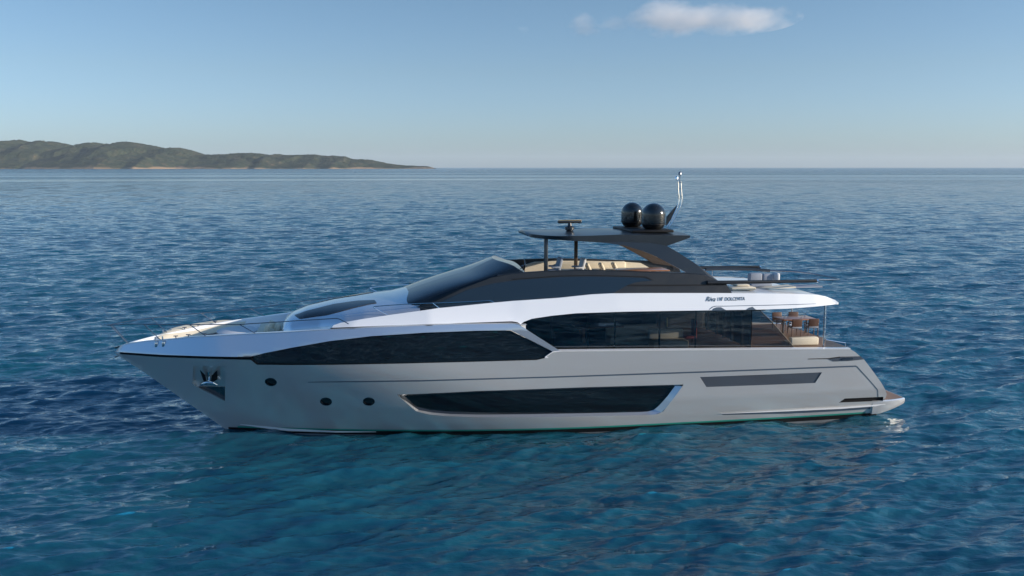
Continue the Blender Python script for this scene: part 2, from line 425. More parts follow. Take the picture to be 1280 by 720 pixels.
    # ripples
    def noise(sc, rot, scv, det=3):
        a = t.nodes.new('ShaderNodeMapping'); a.inputs['Rotation'].default_value = (0, 0, rot); a.inputs['Scale'].default_value = scv
        L_.new(tc.outputs['Object'], a.inputs[0])
        b = t.nodes.new('ShaderNodeTexNoise'); b.inputs['Scale'].default_value = sc; b.inputs['Detail'].default_value = det; b.inputs['Roughness'].default_value = 0.55
        L_.new(a.outputs[0], b.inputs['Vector']); return b.outputs[0]
    def bump(h, dist, strength, nrm_=None, st_sock=None):
        b = t.nodes.new('ShaderNodeBump'); b.inputs['Distance'].default_value = dist; b.inputs['Strength'].default_value = strength
        L_.new(h, b.inputs['Height'])
        if nrm_: L_.new(nrm_, b.inputs['Normal'])
        if st_sock: L_.new(st_sock, b.inputs['Strength'])
        return b.outputs[0]
    rot = R(22)
    b1 = bump(noise(0.55, rot, (0.55, 1.0, 1)), 0.42, 1.0, None, mixs.outputs[0])
    L_.new(gd.outputs[0], b1.node.inputs['Distance'])
    b2 = bump(noise(2.4, rot + 0.3, (0.45, 1.0, 1), 4), 0.09, 1.0, b1, mixs.outputs[0])
    b3 = bump(noise(9.0, rot - 0.3, (0.6, 1.0, 1), 2), 0.012, 1.0, b2)
    L_.new(b3, p.inputs['Normal'])
    me.materials.append(m)
    return o
build_sea()

# ==================================================================== ISLAND
def build_island():
    D = 7000.0
    ridge = [(-260, 188), (-200, 178), (-140, 183), (-90, 176), (-40, 180), (0, 179.5), (12, 178), (28, 174), (36, 176), (44, 179), (52, 180), (60, 176.5), (68, 175), (80, 178), (96, 183), (108, 182), (122, 178.5), (130, 177.5), (140, 181),
             (148, 181.5), (158, 178), (166, 177), (176, 180), (196, 183), (214, 186), (229, 184.5), (243, 188), (261, 193), (275, 193.5), (300, 191.5), (322, 191.5), (335, 193.5), (345, 191.5), (360, 193.5), (375, 193), (398, 192),
             (410, 194.5), (428, 193.5), (445, 197), (460, 199), (480, 202), (505, 204.5), (520, 205.5), (535, 205.8), (545, 208.6)]
    rp = np.array(ridge)
    n = 900; pxs = np.linspace(-260, 546, n)
    hp = np.interp(pxs, rp[:, 0], rp[:, 1])
    hp = np.convolve(np.pad(hp, 2, mode='edge'), np.ones(5) / 5, 'valid')
    rows = 90; v = []; f = []
    def nz(x, y, seed, l0=60.0, kk=26):
        g = np.random.default_rng(seed); s = 0
        for k in range(kk):
            l = l0 * 1.22 ** k; a = g.uniform(0, 6.28); s = s + (l / 900) * np.sin(2 * math.pi / l * (x * math.cos(a) + y * math.sin(a)) + g.uniform(0, 6.28))
        return s
    hill = (209 - hp) * D / FPX
    lat = (pxs - 640) / FPX * D
    W_ = np.clip(hill * 5.5, 120, 900)             # half depth of the island behind the shore
    co = []
    for j in range(rows):
        t = j / (rows - 1)                          # 0 near shore, 1 far shore
        dep = (t * 2 - 0.0) * W_ - 0 * W_
        sh = np.where(t < 0.5, np.sin(t * math.pi) ** 0.85, np.sin(t * math.pi) ** 1.2)
        xx = lat; yy = D - W_ + dep + 90 * np.sin(lat / 310) * (1 - t)
        # spurs: ridges running towards the shore carve the front slope
        spur = nz(lat, yy, 3, 140.0, 12) * 3.0; fine = nz(lat, yy, 9, 32.0, 13)
        amp = np.sin(t * math.pi) * (1 - sh) * 0.9 + 0.03 * sh
        zz = hill * D / D * sh * (1 + np.clip(spur * 0.55, -0.6, 0.6) * amp) * (yy / D) + 0.5 * (sh > 0.02) + sh * (9.0 * fine + 2.2 * rng.normal(0, 1, n)) * np.clip(hill / 60, 0.1, 1)
        if j in (0, rows - 1): zz = np.full(n, -3.0)
        wx = _R[0] * xx + _g[0] * yy; wy = _R[1] * xx + _g[1] * yy - YC
        co.append(np.stack([wx, wy, zz], 1))
    co = np.concatenate(co)
    for j in range(rows - 1):
        for i in range(n - 1): f.append((j * n + i, j * n + i + 1, (j + 1) * n + i + 1, (j + 1) * n + i))
    m = bpy.data.materials.new('island_scrub'); m.use_nodes = True; t = m.node_tree; p = t.nodes['Principled BSDF']; p.inputs['Roughness'].default_value = 0.95
    p.inputs['Specular IOR Level'].default_value = 0.1
    tc = t.nodes.new('ShaderNodeTexCoord'); L_ = t.links
    a = t.nodes.new('ShaderNodeTexNoise'); a.inputs['Scale'].default_value = 0.012; a.inputs['Detail'].default_value = 8; a.inputs['Roughness'].default_value = 0.65
    L_.new(tc.outputs['Object'], a.inputs['Vector'])
    cr = t.nodes.new('ShaderNodeValToRGB'); e = cr.color_ramp.elements
    e[0].position = 0.35; e[0].color = (0.022, 0.034, 0.022, 1); e[1].position = 0.70; e[1].color = (0.17, 0.12, 0.075, 1)
    k = e.new(0.52); k.color = (0.040, 0.052, 0.030, 1); k = e.new(0.64); k.color = (0.075, 0.07, 0.042, 1)
    L_.new(a.outputs[0], cr.inputs[0])
    sx = t.nodes.new('ShaderNodeSeparateXYZ'); L_.new(tc.outputs['Object'], sx.inputs[0])
    # cliffs and beaches low down
    ad = t.nodes.new('ShaderNodeMath'); ad.operation = 'MULTIPLY_ADD'; ad.inputs[1].default_value = -60.0; ad.inputs[2].default_value = 30
    b = t.nodes.new('ShaderNodeTexNoise'); b.inputs['Scale'].default_value = 0.005; b.inputs['Detail'].default_value = 6; L_.new(tc.outputs['Object'], b.inputs['Vector'])
    L_.new(b.outputs[0], ad.inputs[0]); s2 = t.nodes.new('ShaderNodeMath'); s2.operation = 'ADD'; L_.new(sx.outputs[2], s2.inputs[0]); L_.new(ad.outputs[0], s2.inputs[1])
    mr = t.nodes.new('ShaderNodeMapRange'); mr.inputs[1].default_value = 2; mr.inputs[2].default_value = 11; mr.inputs[3].default_value = 1; mr.inputs[4].default_value = 0
    L_.new(s2.outputs[0], mr.inputs[0])
    mx = t.nodes.new('ShaderNodeMix'); mx.data_type = 'RGBA'; L_.new(mr.outputs[0], mx.inputs[0]); L_.new(cr.outputs[0], mx.inputs[6]); mx.inputs[7].default_value = (0.27, 0.19, 0.12, 1)
    L_.new(mx.outputs[2], p.inputs['Base Color'])
    bp = t.nodes.new('ShaderNodeBump'); bp.inputs['Distance'].default_value = 34; bp.inputs['Strength'].default_value = 0.7
    c = t.nodes.new('ShaderNodeTexNoise'); c.inputs['Scale'].default_value = 0.012; c.inputs['Detail'].default_value = 7; L_.new(tc.outputs['Object'], c.inputs['Vector'])
    L_.new(c.outputs[0], bp.inputs['Height']); L_.new(bp.outputs[0], p.inputs['Normal'])
    o = mk('island_hills', co, f, m, None, True, None); o['kind'] = 'structure'
build_island()

# ==================================================================== CLOUDS
def cloud(px, py, wpx, hpx, label, seed, group, dens=0.0027, tail=0.0):
    D = 9000.0
    c = _P + (_g * D) + _R * ((px - 640) / FPX * D) + _z * ((209 - py) / FPX * D)
    w = wpx / FPX * D / 2; h = hpx / FPX * D / 2
    g = np.random.default_rng(seed)
    bm = bmesh.new(); bmesh.ops.create_icosphere(bm, subdivisions=4, radius=1)
    for q in bm.verts: q.co = Vector((q.co.x * w, q.co.y * w * 0.55, q.co.z * h))
    me = bpy.data.meshes.new('cloud'); bm.to_mesh(me); bm.free()
    o = bpy.data.objects.new('cloud', me); C.objects.link(o); o.location = c; o.rotation_euler = (0, 0, -TH)
    o['label'] = label; o['category'] = 'cloud'; o['group'] = group
    m = bpy.data.materials.new('cloud_vapour'); m.use_nodes = True; t = m.node_tree; t.nodes.clear(); L_ = t.links
    out = t.nodes.new('ShaderNodeOutputMaterial'); pv = t.nodes.new('ShaderNodeVolumePrincipled')
    pv.inputs['Color'].default_value = (0.98, 0.95, 0.93, 1); pv.inputs['Anisotropy'].default_value = 0.2
    tc = t.nodes.new('ShaderNodeTexCoord')
    mp = t.nodes.new('ShaderNodeMapping'); mp.inputs['Scale'].default_value = (1 / w, 1 / (w * .55), 1 / h); L_.new(tc.outputs['Object'], mp.inputs[0])
    ln = t.nodes.new('ShaderNodeVectorMath'); ln.operation = 'LENGTH'; L_.new(mp.outputs[0], ln.inputs[0])
    n = t.nodes.new('ShaderNodeTexNoise'); n.inputs['Scale'].default_value = 1 / (h * 1.35); n.inputs['Detail'].default_value = 6; n.inputs['Roughness'].default_value = 0.62
    m2 = t.nodes.new('ShaderNodeMapping'); m2.inputs['Location'].default_value = (seed * 313.1, seed * 71.7, 0); m2.inputs['Scale'].default_value = (0.55, 0.55, 1)
    L_.new(tc.outputs['Object'], m2.inputs[0]); L_.new(m2.outputs[0], n.inputs['Vector'])
    sx = t.nodes.new('ShaderNodeSeparateXYZ'); L_.new(mp.outputs[0], sx.inputs[0])
    # density = clamp( noise*1.7 - r + heavier towards one end )
    a = t.nodes.new('ShaderNodeMath'); a.operation = 'MULTIPLY_ADD'; a.inputs[1].default_value = 2.5; a.inputs[2].default_value = -0.52; L_.new(n.outputs[0], a.inputs[0])
    b = t.nodes.new('ShaderNodeMath'); b.operation = 'SUBTRACT'; L_.new(a.outputs[0], b.inputs[0]); L_.new(ln.outputs['Value'], b.inputs[1])
    b2 = t.nodes.new('ShaderNodeMath'); b2.operation = 'MULTIPLY_ADD'; b2.inputs[1].default_value = tail; L_.new(sx.outputs[0], b2.inputs[0]); L_.new(b.outputs[0], b2.inputs[2])
    d = t.nodes.new('ShaderNodeMapRange'); d.inputs[1].default_value = 0.0; d.inputs[2].default_value = 0.55; d.inputs[3].default_value = 0; d.inputs[4].default_value = dens
    L_.new(b2.outputs[0], d.inputs[0]); L_.new(d.outputs[0], pv.inputs['Density'])
    L_.new(pv.outputs[0], out.inputs['Volume'])
    me.materials.append(m)
    return o
cloud(851, 29, 285, 46, 'long pale pink cloud high above the horizon, the largest in the sky', 3, 'clouds over the sea', tail=0.2)
cloud(727, 38, 56, 32, 'small round puff of pinkish cloud left of the long cloud', 8, 'clouds over the sea')
cloud(655, 43, 26, 14, 'tiny faint wisp of cloud, leftmost of the clouds', 5, 'clouds over the sea', dens=0.0012)

# ==================================================================== HAZE
def build_haze():
    L = 27000.0; z0, z1 = -4.0, 330.0
    v = [(x, y, z) for z in (z0, z1) for x, y in ((-L, -L), (L, -L), (L, L), (-L, L))]
    f = [(0, 3, 2, 1), (4, 5, 6, 7), (0, 1, 5, 4), (1, 2, 6, 5), (2, 3, 7, 6), (3, 0, 4, 7)]
    m = bpy.data.materials.new('sea_haze'); m.use_nodes = True; t = m.node_tree; t.nodes.clear()
    o_ = t.nodes.new('ShaderNodeOutputMaterial'); pv = t.nodes.new('ShaderNodeVolumePrincipled')
    pv.inputs['Color'].default_value = (0.80, 0.90, 1.0, 1); pv.inputs['Density'].default_value = 2.2e-5
    t.links.new(pv.outputs[0], o_.inputs['Volume'])
    o = mk('haze', v, f, m, None, False); o['kind'] = 'stuff'
build_haze()

# ==================================================================== YACHT
Y = empty('motor_yacht', (0, 0, 0), 'large silver and white motor yacht with dark glass lying still on the sea', 'yacht')

# ---- hull
kn = [(141, 441.5), (200, 446), (260, 448), (313, 449.5), (321, 455.8), (392, 456.2), (464, 455.2), (530, 453.8), (595, 452.2), (671, 450), (681, 447.6), (691, 440.5)]
top_px = kn + [(701, 439.4), (850, 438), (960, 437), (1063, 436.6)]
tr_px = [(1069, 440), (1074.5, 444.8), (1080.6, 450), (1091, 463.7), (1101, 477.5), (1107, 488), (1108.5, 493), (1107, 497), (1104, 500)]
top = px2(top_px, bh); trs = px2(tr_px, bh)
top[0] = (XT, top[0][1])
zq = trs[-1]
zstem = lambda z: XF + (XT - XF) * (z / ZT)
hull_out = top + trs + [(zq[0] - 0.1, 0.25), (zq[0] - 0.3, -0.9)] + [(-2, -0.95), (-3.8, -0.8), (zstem(-0.5) , -0.5)] + [(zstem(z) + 0.004, z) for z in (0.0, 0.9, 1.8, 2.7)]
lw_px = [(498.5, 494.3), (595, 490), (720, 486), (844, 482.2), (832, 498), (820, 511), (815, 513.5), (807, 514.8), (760, 516), (700, 517), (595, 518.2), (560, 517.4), (540, 515.6), (523, 512.5)]
lwo_px = [(496, 493.2), (595, 488.8), (720, 484.4), (854.5, 480.6), (850, 487), (838, 503), (829, 514.5), (822, 517.5), (812, 518.8), (760, 519.8), (700, 520.8), (595, 521.6), (556, 520), (535, 518), (520, 514)]
lwo = px2(lwo_px, bh); bh_in = lambda x, z: bh(x, z) - 0.17
lwi = px2(lw_px, bh_in)
vent = px2([(875, 471.3), (1027.5, 465.4), (1019, 478.7), (883, 483.8)], bh)
slot = px2([(1048.5, 503.2), (1056, 498.2), (1104, 496.0), (1104, 501)], bh)
ports = []
for (x, y) in ((338.5, 477.5), (407.5, 502), (461, 502)):
    c = px2([(x, y)], bh)[0]; ports.append([(c[0] + 0.21 * math.cos(a), c[1] + 0.175 * math.sin(a)) for a in np.linspace(0, 2 * math.pi, 24, endpoint=False)])
anc = px2([(241.5, 457.5), (281.5, 457.5), (281.5, 484), (281, 501.5), (264, 492.5), (246, 483.5), (240.5, 480)], bh)
hull = skin('hull', hull_out, bh, M['silver'], Y, holes=[lwo, vent, slot, anc] + ports, grid=0.26)
# groove lines and boot stripe: thin strips standing 4-6 mm off the plating
def strip(name, lo, hi, bf, m, off=0.006, n=140, sides='both', parent=Y, smooth=False):
    f_ = spl if smooth else lin
    A = f_(lo, n); B = f_(hi, n); v = []; f = []
    for P_ in (A, B):
        for p in P_:
            q = TB(p[0], p[1], bf); v.append((q[0], q[1] - off, q[2]))
    for i in range(n - 1): f.append((i, i + 1, n + i + 1, n + i))
    o = mk(name, v, f, m, parent, True, None)
    if sides == 'both': mk(name, [(p[0], -p[1], p[2]) for p in v], [q[::-1] for q in f], m, parent, True, None)
    return o
def band(name, lo, hi, m, off=0.006, n=160, bf=bh, parent=Y):
    """band between two heights given as (x, z) polylines"""
    xs = np.linspace(lo[0][0], lo[-1][0], n); v = []; f = []
    for P_ in (lo, hi):
        P_ = np.array(P_)
        for i, x in enumerate(xs):
            z = np.interp(x, P_[:, 0], P_[:, 1]); v.append((x, -(bf(x, z) + off), z))
    for i in range(n - 1): f.append((i, i + 1, n + i + 1, n + i))
    mk(name, [(p[0], -p[1], p[2]) for p in v], [q[::-1] for q in f], m, parent, True, None)
    return mk(name, v, f, m, parent, True, None)
xe = zq[0] - 0.15
band('boot_stripe', [(zstem(0.0) + .03, 0.0), (xe, 0.0)], [(zstem(0.0) + .03, 0.20), (xe, 0.20)], M['black'], 0.006)
band('bottom_paint', [(zstem(-.5) + .05, -0.5), (xe, -0.5)], [(zstem(0) + .03, 0.0), (xe, 0.0)], M['bottom'], 0.004)
band('waterline_stripe', [(-4.9, 0.20), (xe - 0.6, 0.20)], [(-4.9, 0.275), (xe - 0.6, 0.275)], M['teal'], 0.008)
strip('chine_line', [(300, 530.5), (330, 535), (360, 538.6), (420, 540.5), (470, 540)], [(300, 530), (330, 532.5), (360, 535.5), (420, 538.6), (470, 539.3)], bh, M['white'], 0.02)
strip('spray_rail', [(901, 517), (985, 513.8), (1050, 510.8), (1106, 506.5)], [(901, 516.6), (985, 512.0), (1050, 508.5), (1106, 504.6)], bh, M['white'], 0.05)
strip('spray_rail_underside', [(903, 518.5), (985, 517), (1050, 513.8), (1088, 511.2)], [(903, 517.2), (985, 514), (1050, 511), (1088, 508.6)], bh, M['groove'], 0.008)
strip('groove_line', [(385, 478.1), (530, 476.6), (700, 471.8), (880, 465.8), (1070, 458.6)], [(385, 477.4), (530, 475.0), (700, 470.2), (880, 464.0), (1070, 456.8)], bh, M['groove'], 0.007)
strip('groove_line', [(1070, 458.2), (1085, 474.5), (1096.5, 487.5), (1096.8, 496)], [(1071, 457.2), (1086, 473.7), (1097.3, 486.8), (1097.8, 496)], bh, M['groove'], 0.007, n=40)
# bow black line under the bulwark
strip('bow_line', [(150, 442.6), (200, 446.2), (260, 448.4), (314, 449.8)], [(150, 440.1), (200, 443.4), (260, 445.4), (314, 446.4)], bh, M['black'], 0.012)
# lower hull window
wl = skin('hull_window', lwi, bh_in, M['blackglass'], Y, grid=0.5, sides='near')
wl2 = skin('hull_window', lwi, bh_in, M['blackglass'], Y, grid=0.5, sides='far')
def ring(name, A, bfa, B, bfb, m, parent, n=90, sgn=1):
    A = lin(list(A) + [A[0]], n); B = lin(list(B) + [B[0]], n); v = []; f = []
    for p in A: v.append((p[0], -sgn * bfa(p[0], p[1]), p[1]))
    for p in B: v.append((p[0], -sgn * bfb(p[0], p[1]), p[1]))
    for i in range(n - 1): f.append((i, i + 1, n + i + 1, n + i))
    return mk(name, v, f, m, parent, True, 25)
ring('window_recess', lwo, bh, lwi, bh_in, M['bulwark'], wl); ring('window_recess', lwo, bh, lwi, bh_in, M['bulwark'], wl2, sgn=-1)
for s, sd in ((1, 'near'), (-1, 'far')):
    g = skin('vent_window', vent, lambda x, z: bh(x, z) - 0.03, M['ventglass'], Y, grid=0.5, sides=sd)
    skirt('vent_frame', vent, bh, 0.04, M['dchrome'], g, sides=(s,))
    g = skin('mooring_slot', slot, lambda x, z: bh(x, z) - 0.10, M['black'], Y, grid=0.4, sides=sd)
    skirt('slot_frame', slot, bh, 0.11, M['dchrome'], g, sides=(s,))
    for P_ in ports:
        g = skin('porthole', P_, lambda x, z: bh(x, z) - 0.05, M['blackglass'], Y, grid=0.3, sides=sd)
        cx = sum(p[0] for p in P_) / 24; cz = sum(p[1] for p in P_) / 24
        big = [(cx + (p[0] - cx) * 1.16, cz + (p[1] - cz) * 1.16) for p in P_]
        ring('porthole_rim', big, lambda x, z: bh(x, z) + 0.004, P_, lambda x, z: bh(x, z) + 0.016, M['dchrome'], g, sgn=s)
        skirt('porthole_sleeve', P_, bh, 0.06, M['dchrome'], g, off=0.016, sides=(s,))

# anchor pocket: polished plate recessed in the bow, anchor hanging in it
for s, sd in ((1, 'near'), (-1, 'far')):
    bp_ = lambda x, z: max(bh(x, z) - 0.16, 0.02)
    pk = skin('anchor_pocket', anc, bp_, M['silver'], Y, grid=0.4, sides=sd)
    skirt('pocket_frame', anc, bh, 0.17, M['silver'], pk, sides=(s,))
    sc = px2([(247, 483), (281, 483.5), (281.2, 500.5), (264, 492)], bp_)
    sp_ = skin('scuff_plate', sc, lambda x, z: bp_(x, z) + 0.02, M['dchrome'], pk, grid=0.4, sides=sd)
    an = MB()
    def AP(px_, py_, o=0.10):
        q = TB(px_, py_, bh); return (q[0], s * (q[1] - o + 0.08), q[2])
    an.tube([AP(260.8, 464), AP(260.9, 479)], 0.05, 8)
    an.tube([AP(251, 481.2, .12), AP(255, 478.6, .16), AP(261, 477.4, .18), (AP(267, 478.4, .16)), AP(271.5, 480.8, .12)], 0.075, 10, rr=[.05, .09, .1, .09, .05])
    an.build('anchor', M['chrome'], Y)
    fl = MB()
    for pts in (((250, 462.5), (256.5, 469), (258, 477.5), (254.5, 476)), ((271.5, 462.5), (265, 469), (263.5, 477.5), (268.5, 476), (272, 474))):
        q = [Vector(AP(a, b, .12)) for a, b in pts]; n = len(q); off = Vector((0, -s * 0.06, 0))
        fl.add([p[:] for p in q] + [(p - off)[:] for p in q], [tuple(range(n)), tuple(range(n, 2 * n))[::-1]] + [(i, (i + 1) % n, (i + 1) % n + n, i + n) for i in range(n)])
    fl.build('anchor_fluke', M['black'], Y, smooth=False)

# ---- upper hull window (flush black glass between hull and bulwark)
uw_px = [(313, 448.5), (316, 444.8), (330, 441.5), (365.6, 434.8), (411.5, 426.8), (464, 420.5), (530, 416.2), (595, 413.8), (638, 413.2), (690, 439.2), (691, 440.6), (681, 447.6), (671, 450), (595, 452.2), (530, 453.8), (464, 455.2), (392, 456.2), (321, 455.9)]
zk_poly = np.array(px2(kn, bh))
zk = lambda x: float(np.interp(x, zk_poly[:, 0], zk_poly[:, 1]))
def bw(x, z): k = zk(x); return bh(x, min(z, k)) - 0.0 * max(z - k, 0)
# ---- bulwark (white, leaning inboard above the knuckle / the window)
bk_low = [(141, 439.8), (200, 443.6), (260, 445.6), (313, 446.6), (330, 441.2), (365.6, 434.4), (411.5, 426.4), (464, 420.1), (530, 415.8), (595, 413.4), (638.4, 412.8)]
low_p = np.array(px2(bk_low, bw))
zl = lambda x: float(np.interp(x, low_p[:, 0], low_p[:, 1]))
def smooth(t): t = min(max(t, 0), 1); return t * t * (3 - 2 * t)
X0b = px2([(255, 448)], bw)[0][0]; X1b = px2([(430, 424)], bw)[0][0]
def zs_(x):       # height above which the side leans inboard
    k = zk(x); l = zl(x); w_ = smooth((x - X0b) / (X1b - X0b))
    return (1 - w_) * min(k, l) + w_ * l
zs_x = np.linspace(-10, 9, 200); zs_z = np.array([zl(x) for x in zs_x]); zk_z = np.array([zk(x) for x in zs_x]); zk_z = np.convolve(np.pad(zk_z, 14, mode='edge'), np.ones(29) / 29, 'valid'); zs_z = np.convolve(np.pad(zs_z, 8, mode='edge'), np.ones(17) / 17, 'valid')
zsm = lambda x: float(np.interp(x, zs_x, zs_z))
def bb(x, z):
    s_ = float(np.interp(x, [-7, 2, 7], [0.50, 0.42, 0.30]))
    return max(bh(x, min(z, float(np.interp(x, zs_x, zk_z)))) - s_ * max(z - zsm(x), 0), 0.0)
bk_top = [(650, 406.6), (647, 405.4), (640, 404.6), (560, 405.6), (500, 408), (460, 409.8), (414, 412.2), (350, 416), (312.6, 417.7), (278, 419.6), (237, 422), (214.5, 424.6), (182, 427), (164.5, 429), (150, 432), (143, 434.6)]
bkt = px2(bk_top, bb)
out = [(XT + 0.005, low_p[0][1])] + px2(bk_low[1:], bw) + px2([(690.5, 439), (701, 439.2)], bb) + bkt
out = [p if p[0] > XT else (XT + 0.005, p[1]) for p in out]
skin('bulwark', out, bb, M['bulwark'], Y, grid=0.22)
bw_g = lambda x, z: bh(x, min(z, float(np.interp(x, zs_x, zk_z)))) - 0.05
uw = px2(uw_px, bw_g)
for sd in ('near', 'far'): skin('upper_hull_window', uw, bw_g, M['blackglass'], Y, grid=0.35, sides=sd)
skirt('window_edge', uw, bb, 0.06, M['black'], Y, sides=(1, -1))
# inner face, cap rail, and foredeck
TOPC = sorted(bkt, key=lambda p: p[0]); TX = [p[0] for p in TOPC]; TZ = [p[1] for p in TOPC]
ztop = lambda x: float(np.interp(x, TX, TZ)); vtop = lambda x: bb(x, ztop(x))
xs = np.concatenate([np.linspace(XT + 0.02, XT + 1.0, 14), np.linspace(XT + 1.1, 7.0, 70)])
v = []; f = []
prof = [(0.0, 0.0), (0.02, 0.03), (-0.14, 0.035), (-0.17, 0.0), (-0.15, -0.55)]
for x in xs:
    for (a, b) in prof: v.append((x, -max(vtop(x) + a, 0.0), ztop(x) + b * min(1, 0.08 + max(x - XT - .1, 0) / 1.6)))
k = len(prof)
for i in range(len(xs) - 1):
    for j in range(k - 1): f.append((i * k + j, i * k + j + 1, (i + 1) * k + j + 1, (i + 1) * k + j))
v, f = mirror(v, f)
mk('bulwark_cap', v, f, M['white'], Y, True, 40)
v = []; f = []
for x in xs:
    w = max(vtop(x) - 0.10, 0)
    for t in np.linspace(-1, 1, 9): v.append((x, w * t, ztop(x) - 0.42 + 0.04 * (1 - t * t)))
for i in range(len(xs) - 1):
    for j in range(8): f.append((i * 9 + j, (i + 1) * 9 + j, (i + 1) * 9 + j + 1, i * 9 + j + 1))
mk('foredeck', v, f, M['white'], Y, True, 40)

# ---- roof band (white upper coaming running aft as the flybridge overhang)
rb_low_px = [(413, 411.2), (480, 408.2), (560, 405.2), (640, 402.4), (646, 403.6), (650, 405.8), (655, 402.2), (665, 398.4), (690, 394.6), (720, 391.6), (780, 389.6), (840, 388.6), (893, 387.8), (950, 387.0), (985, 385.8), (1015, 383.6), (1046, 380.2)]
rb_top_px = [(1048.5, 378.6), (1044, 375), (1032, 370.5), (1022, 368.4), (1000, 367.4), (950, 366.6), (900, 366.4), (860, 366.4), (810, 366.5), (765, 366.8), (740, 368), (700, 372.2), (640, 376.2), (618, 378.2), (560, 384), (549, 385), (485, 394), (452, 399), (426, 403.4), (417, 406.5)]
def zb_line(x): return float(np.interp(x, [-1, 3, 6.5, 11, 20], [4.85, 4.97, 5.0, 5.25, 5.3]))
def vb_line(x): return float(np.interp(x, [-2, 0, 3, 6.5, 11, 15, 17, 18, 19, 19.8, 20.4, 20.9], [vtop(-2) - 0.02, vtop(0) - 0.02, vtop(3) - 0.02, 3.38, 3.38, 3.345, 3.31, 3.275, 3.215, 3.13, 3.04, 2.93]))
def brf(x, z):
    s_ = float(np.interp(x, [-1, 3, 7, 12], [0.75, 0.55, 0.30, 0.22]))
    return vb_line(x) - s_ * (z - zb_line(x)) - 0.02
low = px2(rb_low_px, brf); rtop = px2(rb_top_px, brf)
skin('roof_band', low + rtop, brf, M['white'], Y, grid=0.28)
RT = sorted(rtop, key=lambda p: p[0]); RX = [p[0] for p in RT]; RZ = [p[1] for p in RT]
RL = sorted(low, key=lambda p: p[0]); LX = [p[0] for p in RL]; LZ = [p[1] for p in RL]
rz = lambda x: float(np.interp(x, RX, RZ)); rv = lambda x: brf(x, rz(x)); lz = lambda x: float(np.interp(x, LX, LZ)); lv = lambda x: brf(x, lz(x))
# black shadow gap between bulwark and band
strip('roof_gap_line', [(413, 412.2), (480, 409.4), (560, 406.4), (640, 404.8), (646, 405.6), (650, 407.4)], [(413, 409.8), (480, 407.2), (560, 404.4), (640, 401.6), (647, 402.9), (652, 406.2)], lambda x, z: brf(x, z) - 0.012 + 0.03, M['black'], 0.0, n=120)
# upper deck plate and soffit
xs = np.linspace(6.4, RX[-1], 60); v = []; f = []
for x in xs:
    for t in np.linspace(-1, 1, 7): v.append((x, (rv(x) - 0.03) * t, rz(x) - 0.02))
for i in range(59):
    for j in range(6): f.append((i * 7 + j, (i + 1) * 7 + j, (i + 1) * 7 + j + 1, i * 7 + j + 1))
mk('upper_deck', v, f, M['white'], Y, True, 40)
v = []; f = []
for x in xs:
    for t in np.linspace(-1, 1, 7): v.append((x, (lv(x) - 0.01) * t, lz(x) + 0.02))
for i in range(59):
    for j in range(6): f.append((i * 7 + j, i * 7 + j + 1, (i + 1) * 7 + j + 1, (i + 1) * 7 + j))
mk('deck_soffit', v, f, M['white'], Y, True, 40)
# aft end closing lip
a = T(1048.5, 378.6, rv(RX[-1])); 
mb = MB(); e0 = RX[-1]; mb.box((e0 - 0.05, 0, rz(e0) - 0.04), (0.14, 2 * rv(e0) - 0.1, 0.10), bev=0.03); mb.build('overhang_lip', M['white'], Y)
# fold-out step recesses under the band (dark shaped notches)
strip('step_recess', [(893, 388.3), (940, 387.8), (945, 386.6)], [(893, 384.6), (900, 383.6), (945, 383.2)], brf, M['groove'], 0.006, n=30) if False else None
for pts in ([(889.6, 388.3), (891.5, 385.6), (895.5, 384.1), (901, 383.9), (904.2, 385.8), (908, 387.8)], [(932, 387.4), (936, 384.6), (940.5, 383.4), (944, 386.4), (945.5, 387)]):
    q = px2(pts, brf); skin('vent_notch', q, brf, M['groove'], Y, off=0.008, grid=0.4)
strip('band_line', [(904, 383.0), (960, 381.9), (1000, 380.8), (1020, 379.8)], [(900, 382.4), (960, 381.1), (1000, 380.0), (1020, 379.4)], brf, M['dchrome'], 0.007, n=60)
strip('band_line', [(887, 387.0), (891, 384.0), (895, 383.0), (904, 383.0)], [(886, 386.8), (890, 383.4), (894, 382.3), (904, 382.2)], brf, M['dchrome'], 0.007, n=30)
# lettering
def lettering(txt, px0, py0, px1, py1, hgt, name, shear=0.0):
    p0 = Vector(TB(px0, py0, brf)); p1 = Vector(TB(px1, py1, brf))
    cu = bpy.data.curves.new(name, 'FONT'); cu.body = txt; cu.size = 1.0; cu.shear = shear; cu.extrude = 0.01; cu.offset = 0.006
    to = bpy.data.objects.new('tmp', cu); C.objects.link(to); bpy.context.view_layer.update()
    me = bpy.data.meshes.new_from_object(to.evaluated_get(bpy.context.evaluated_depsgraph_get())); bpy.data.objects.remove(to)
    xs_ = [q.co.x for q in me.vertices]; ys_ = [q.co.y for q in me.vertices]; w = max(xs_) - min(xs_); h = max(ys_) - min(ys_)
    sx_ = (p1 - p0).length / w; sy_ = hgt / h; ex = (p1 - p0).normalized()
    nn = nrm(brf, p0.x, p0.z); ez = nn.cross(ex).normalized(); ez = -ez if ez.z < 0 else ez
    for q in me.vertices:
        a_ = (q.co.x - min(xs_)) * sx_; b_ = (q.co.y - min(ys_)) * sy_; q.co = p0 + ex * a_ + ez * b_ + nn * (0.010 + q.co.z * 0.3)
    me.materials.clear(); me.materials.append(M['groove'])
    o = bpy.data.objects.new(name, me); C.objects.link(o); o.parent = Y; return o
lettering('Riva', 882, 376.6, 894.5, 376.9, 0.20, 'maker_lettering', 0.45)
lettering("110'", 897, 376.2, 904, 376.0, 0.16, 'model_lettering', 0.2)
lettering('DOLCEVITA', 906, 376.0, 931, 375.4, 0.15, 'model_lettering', 0.2)

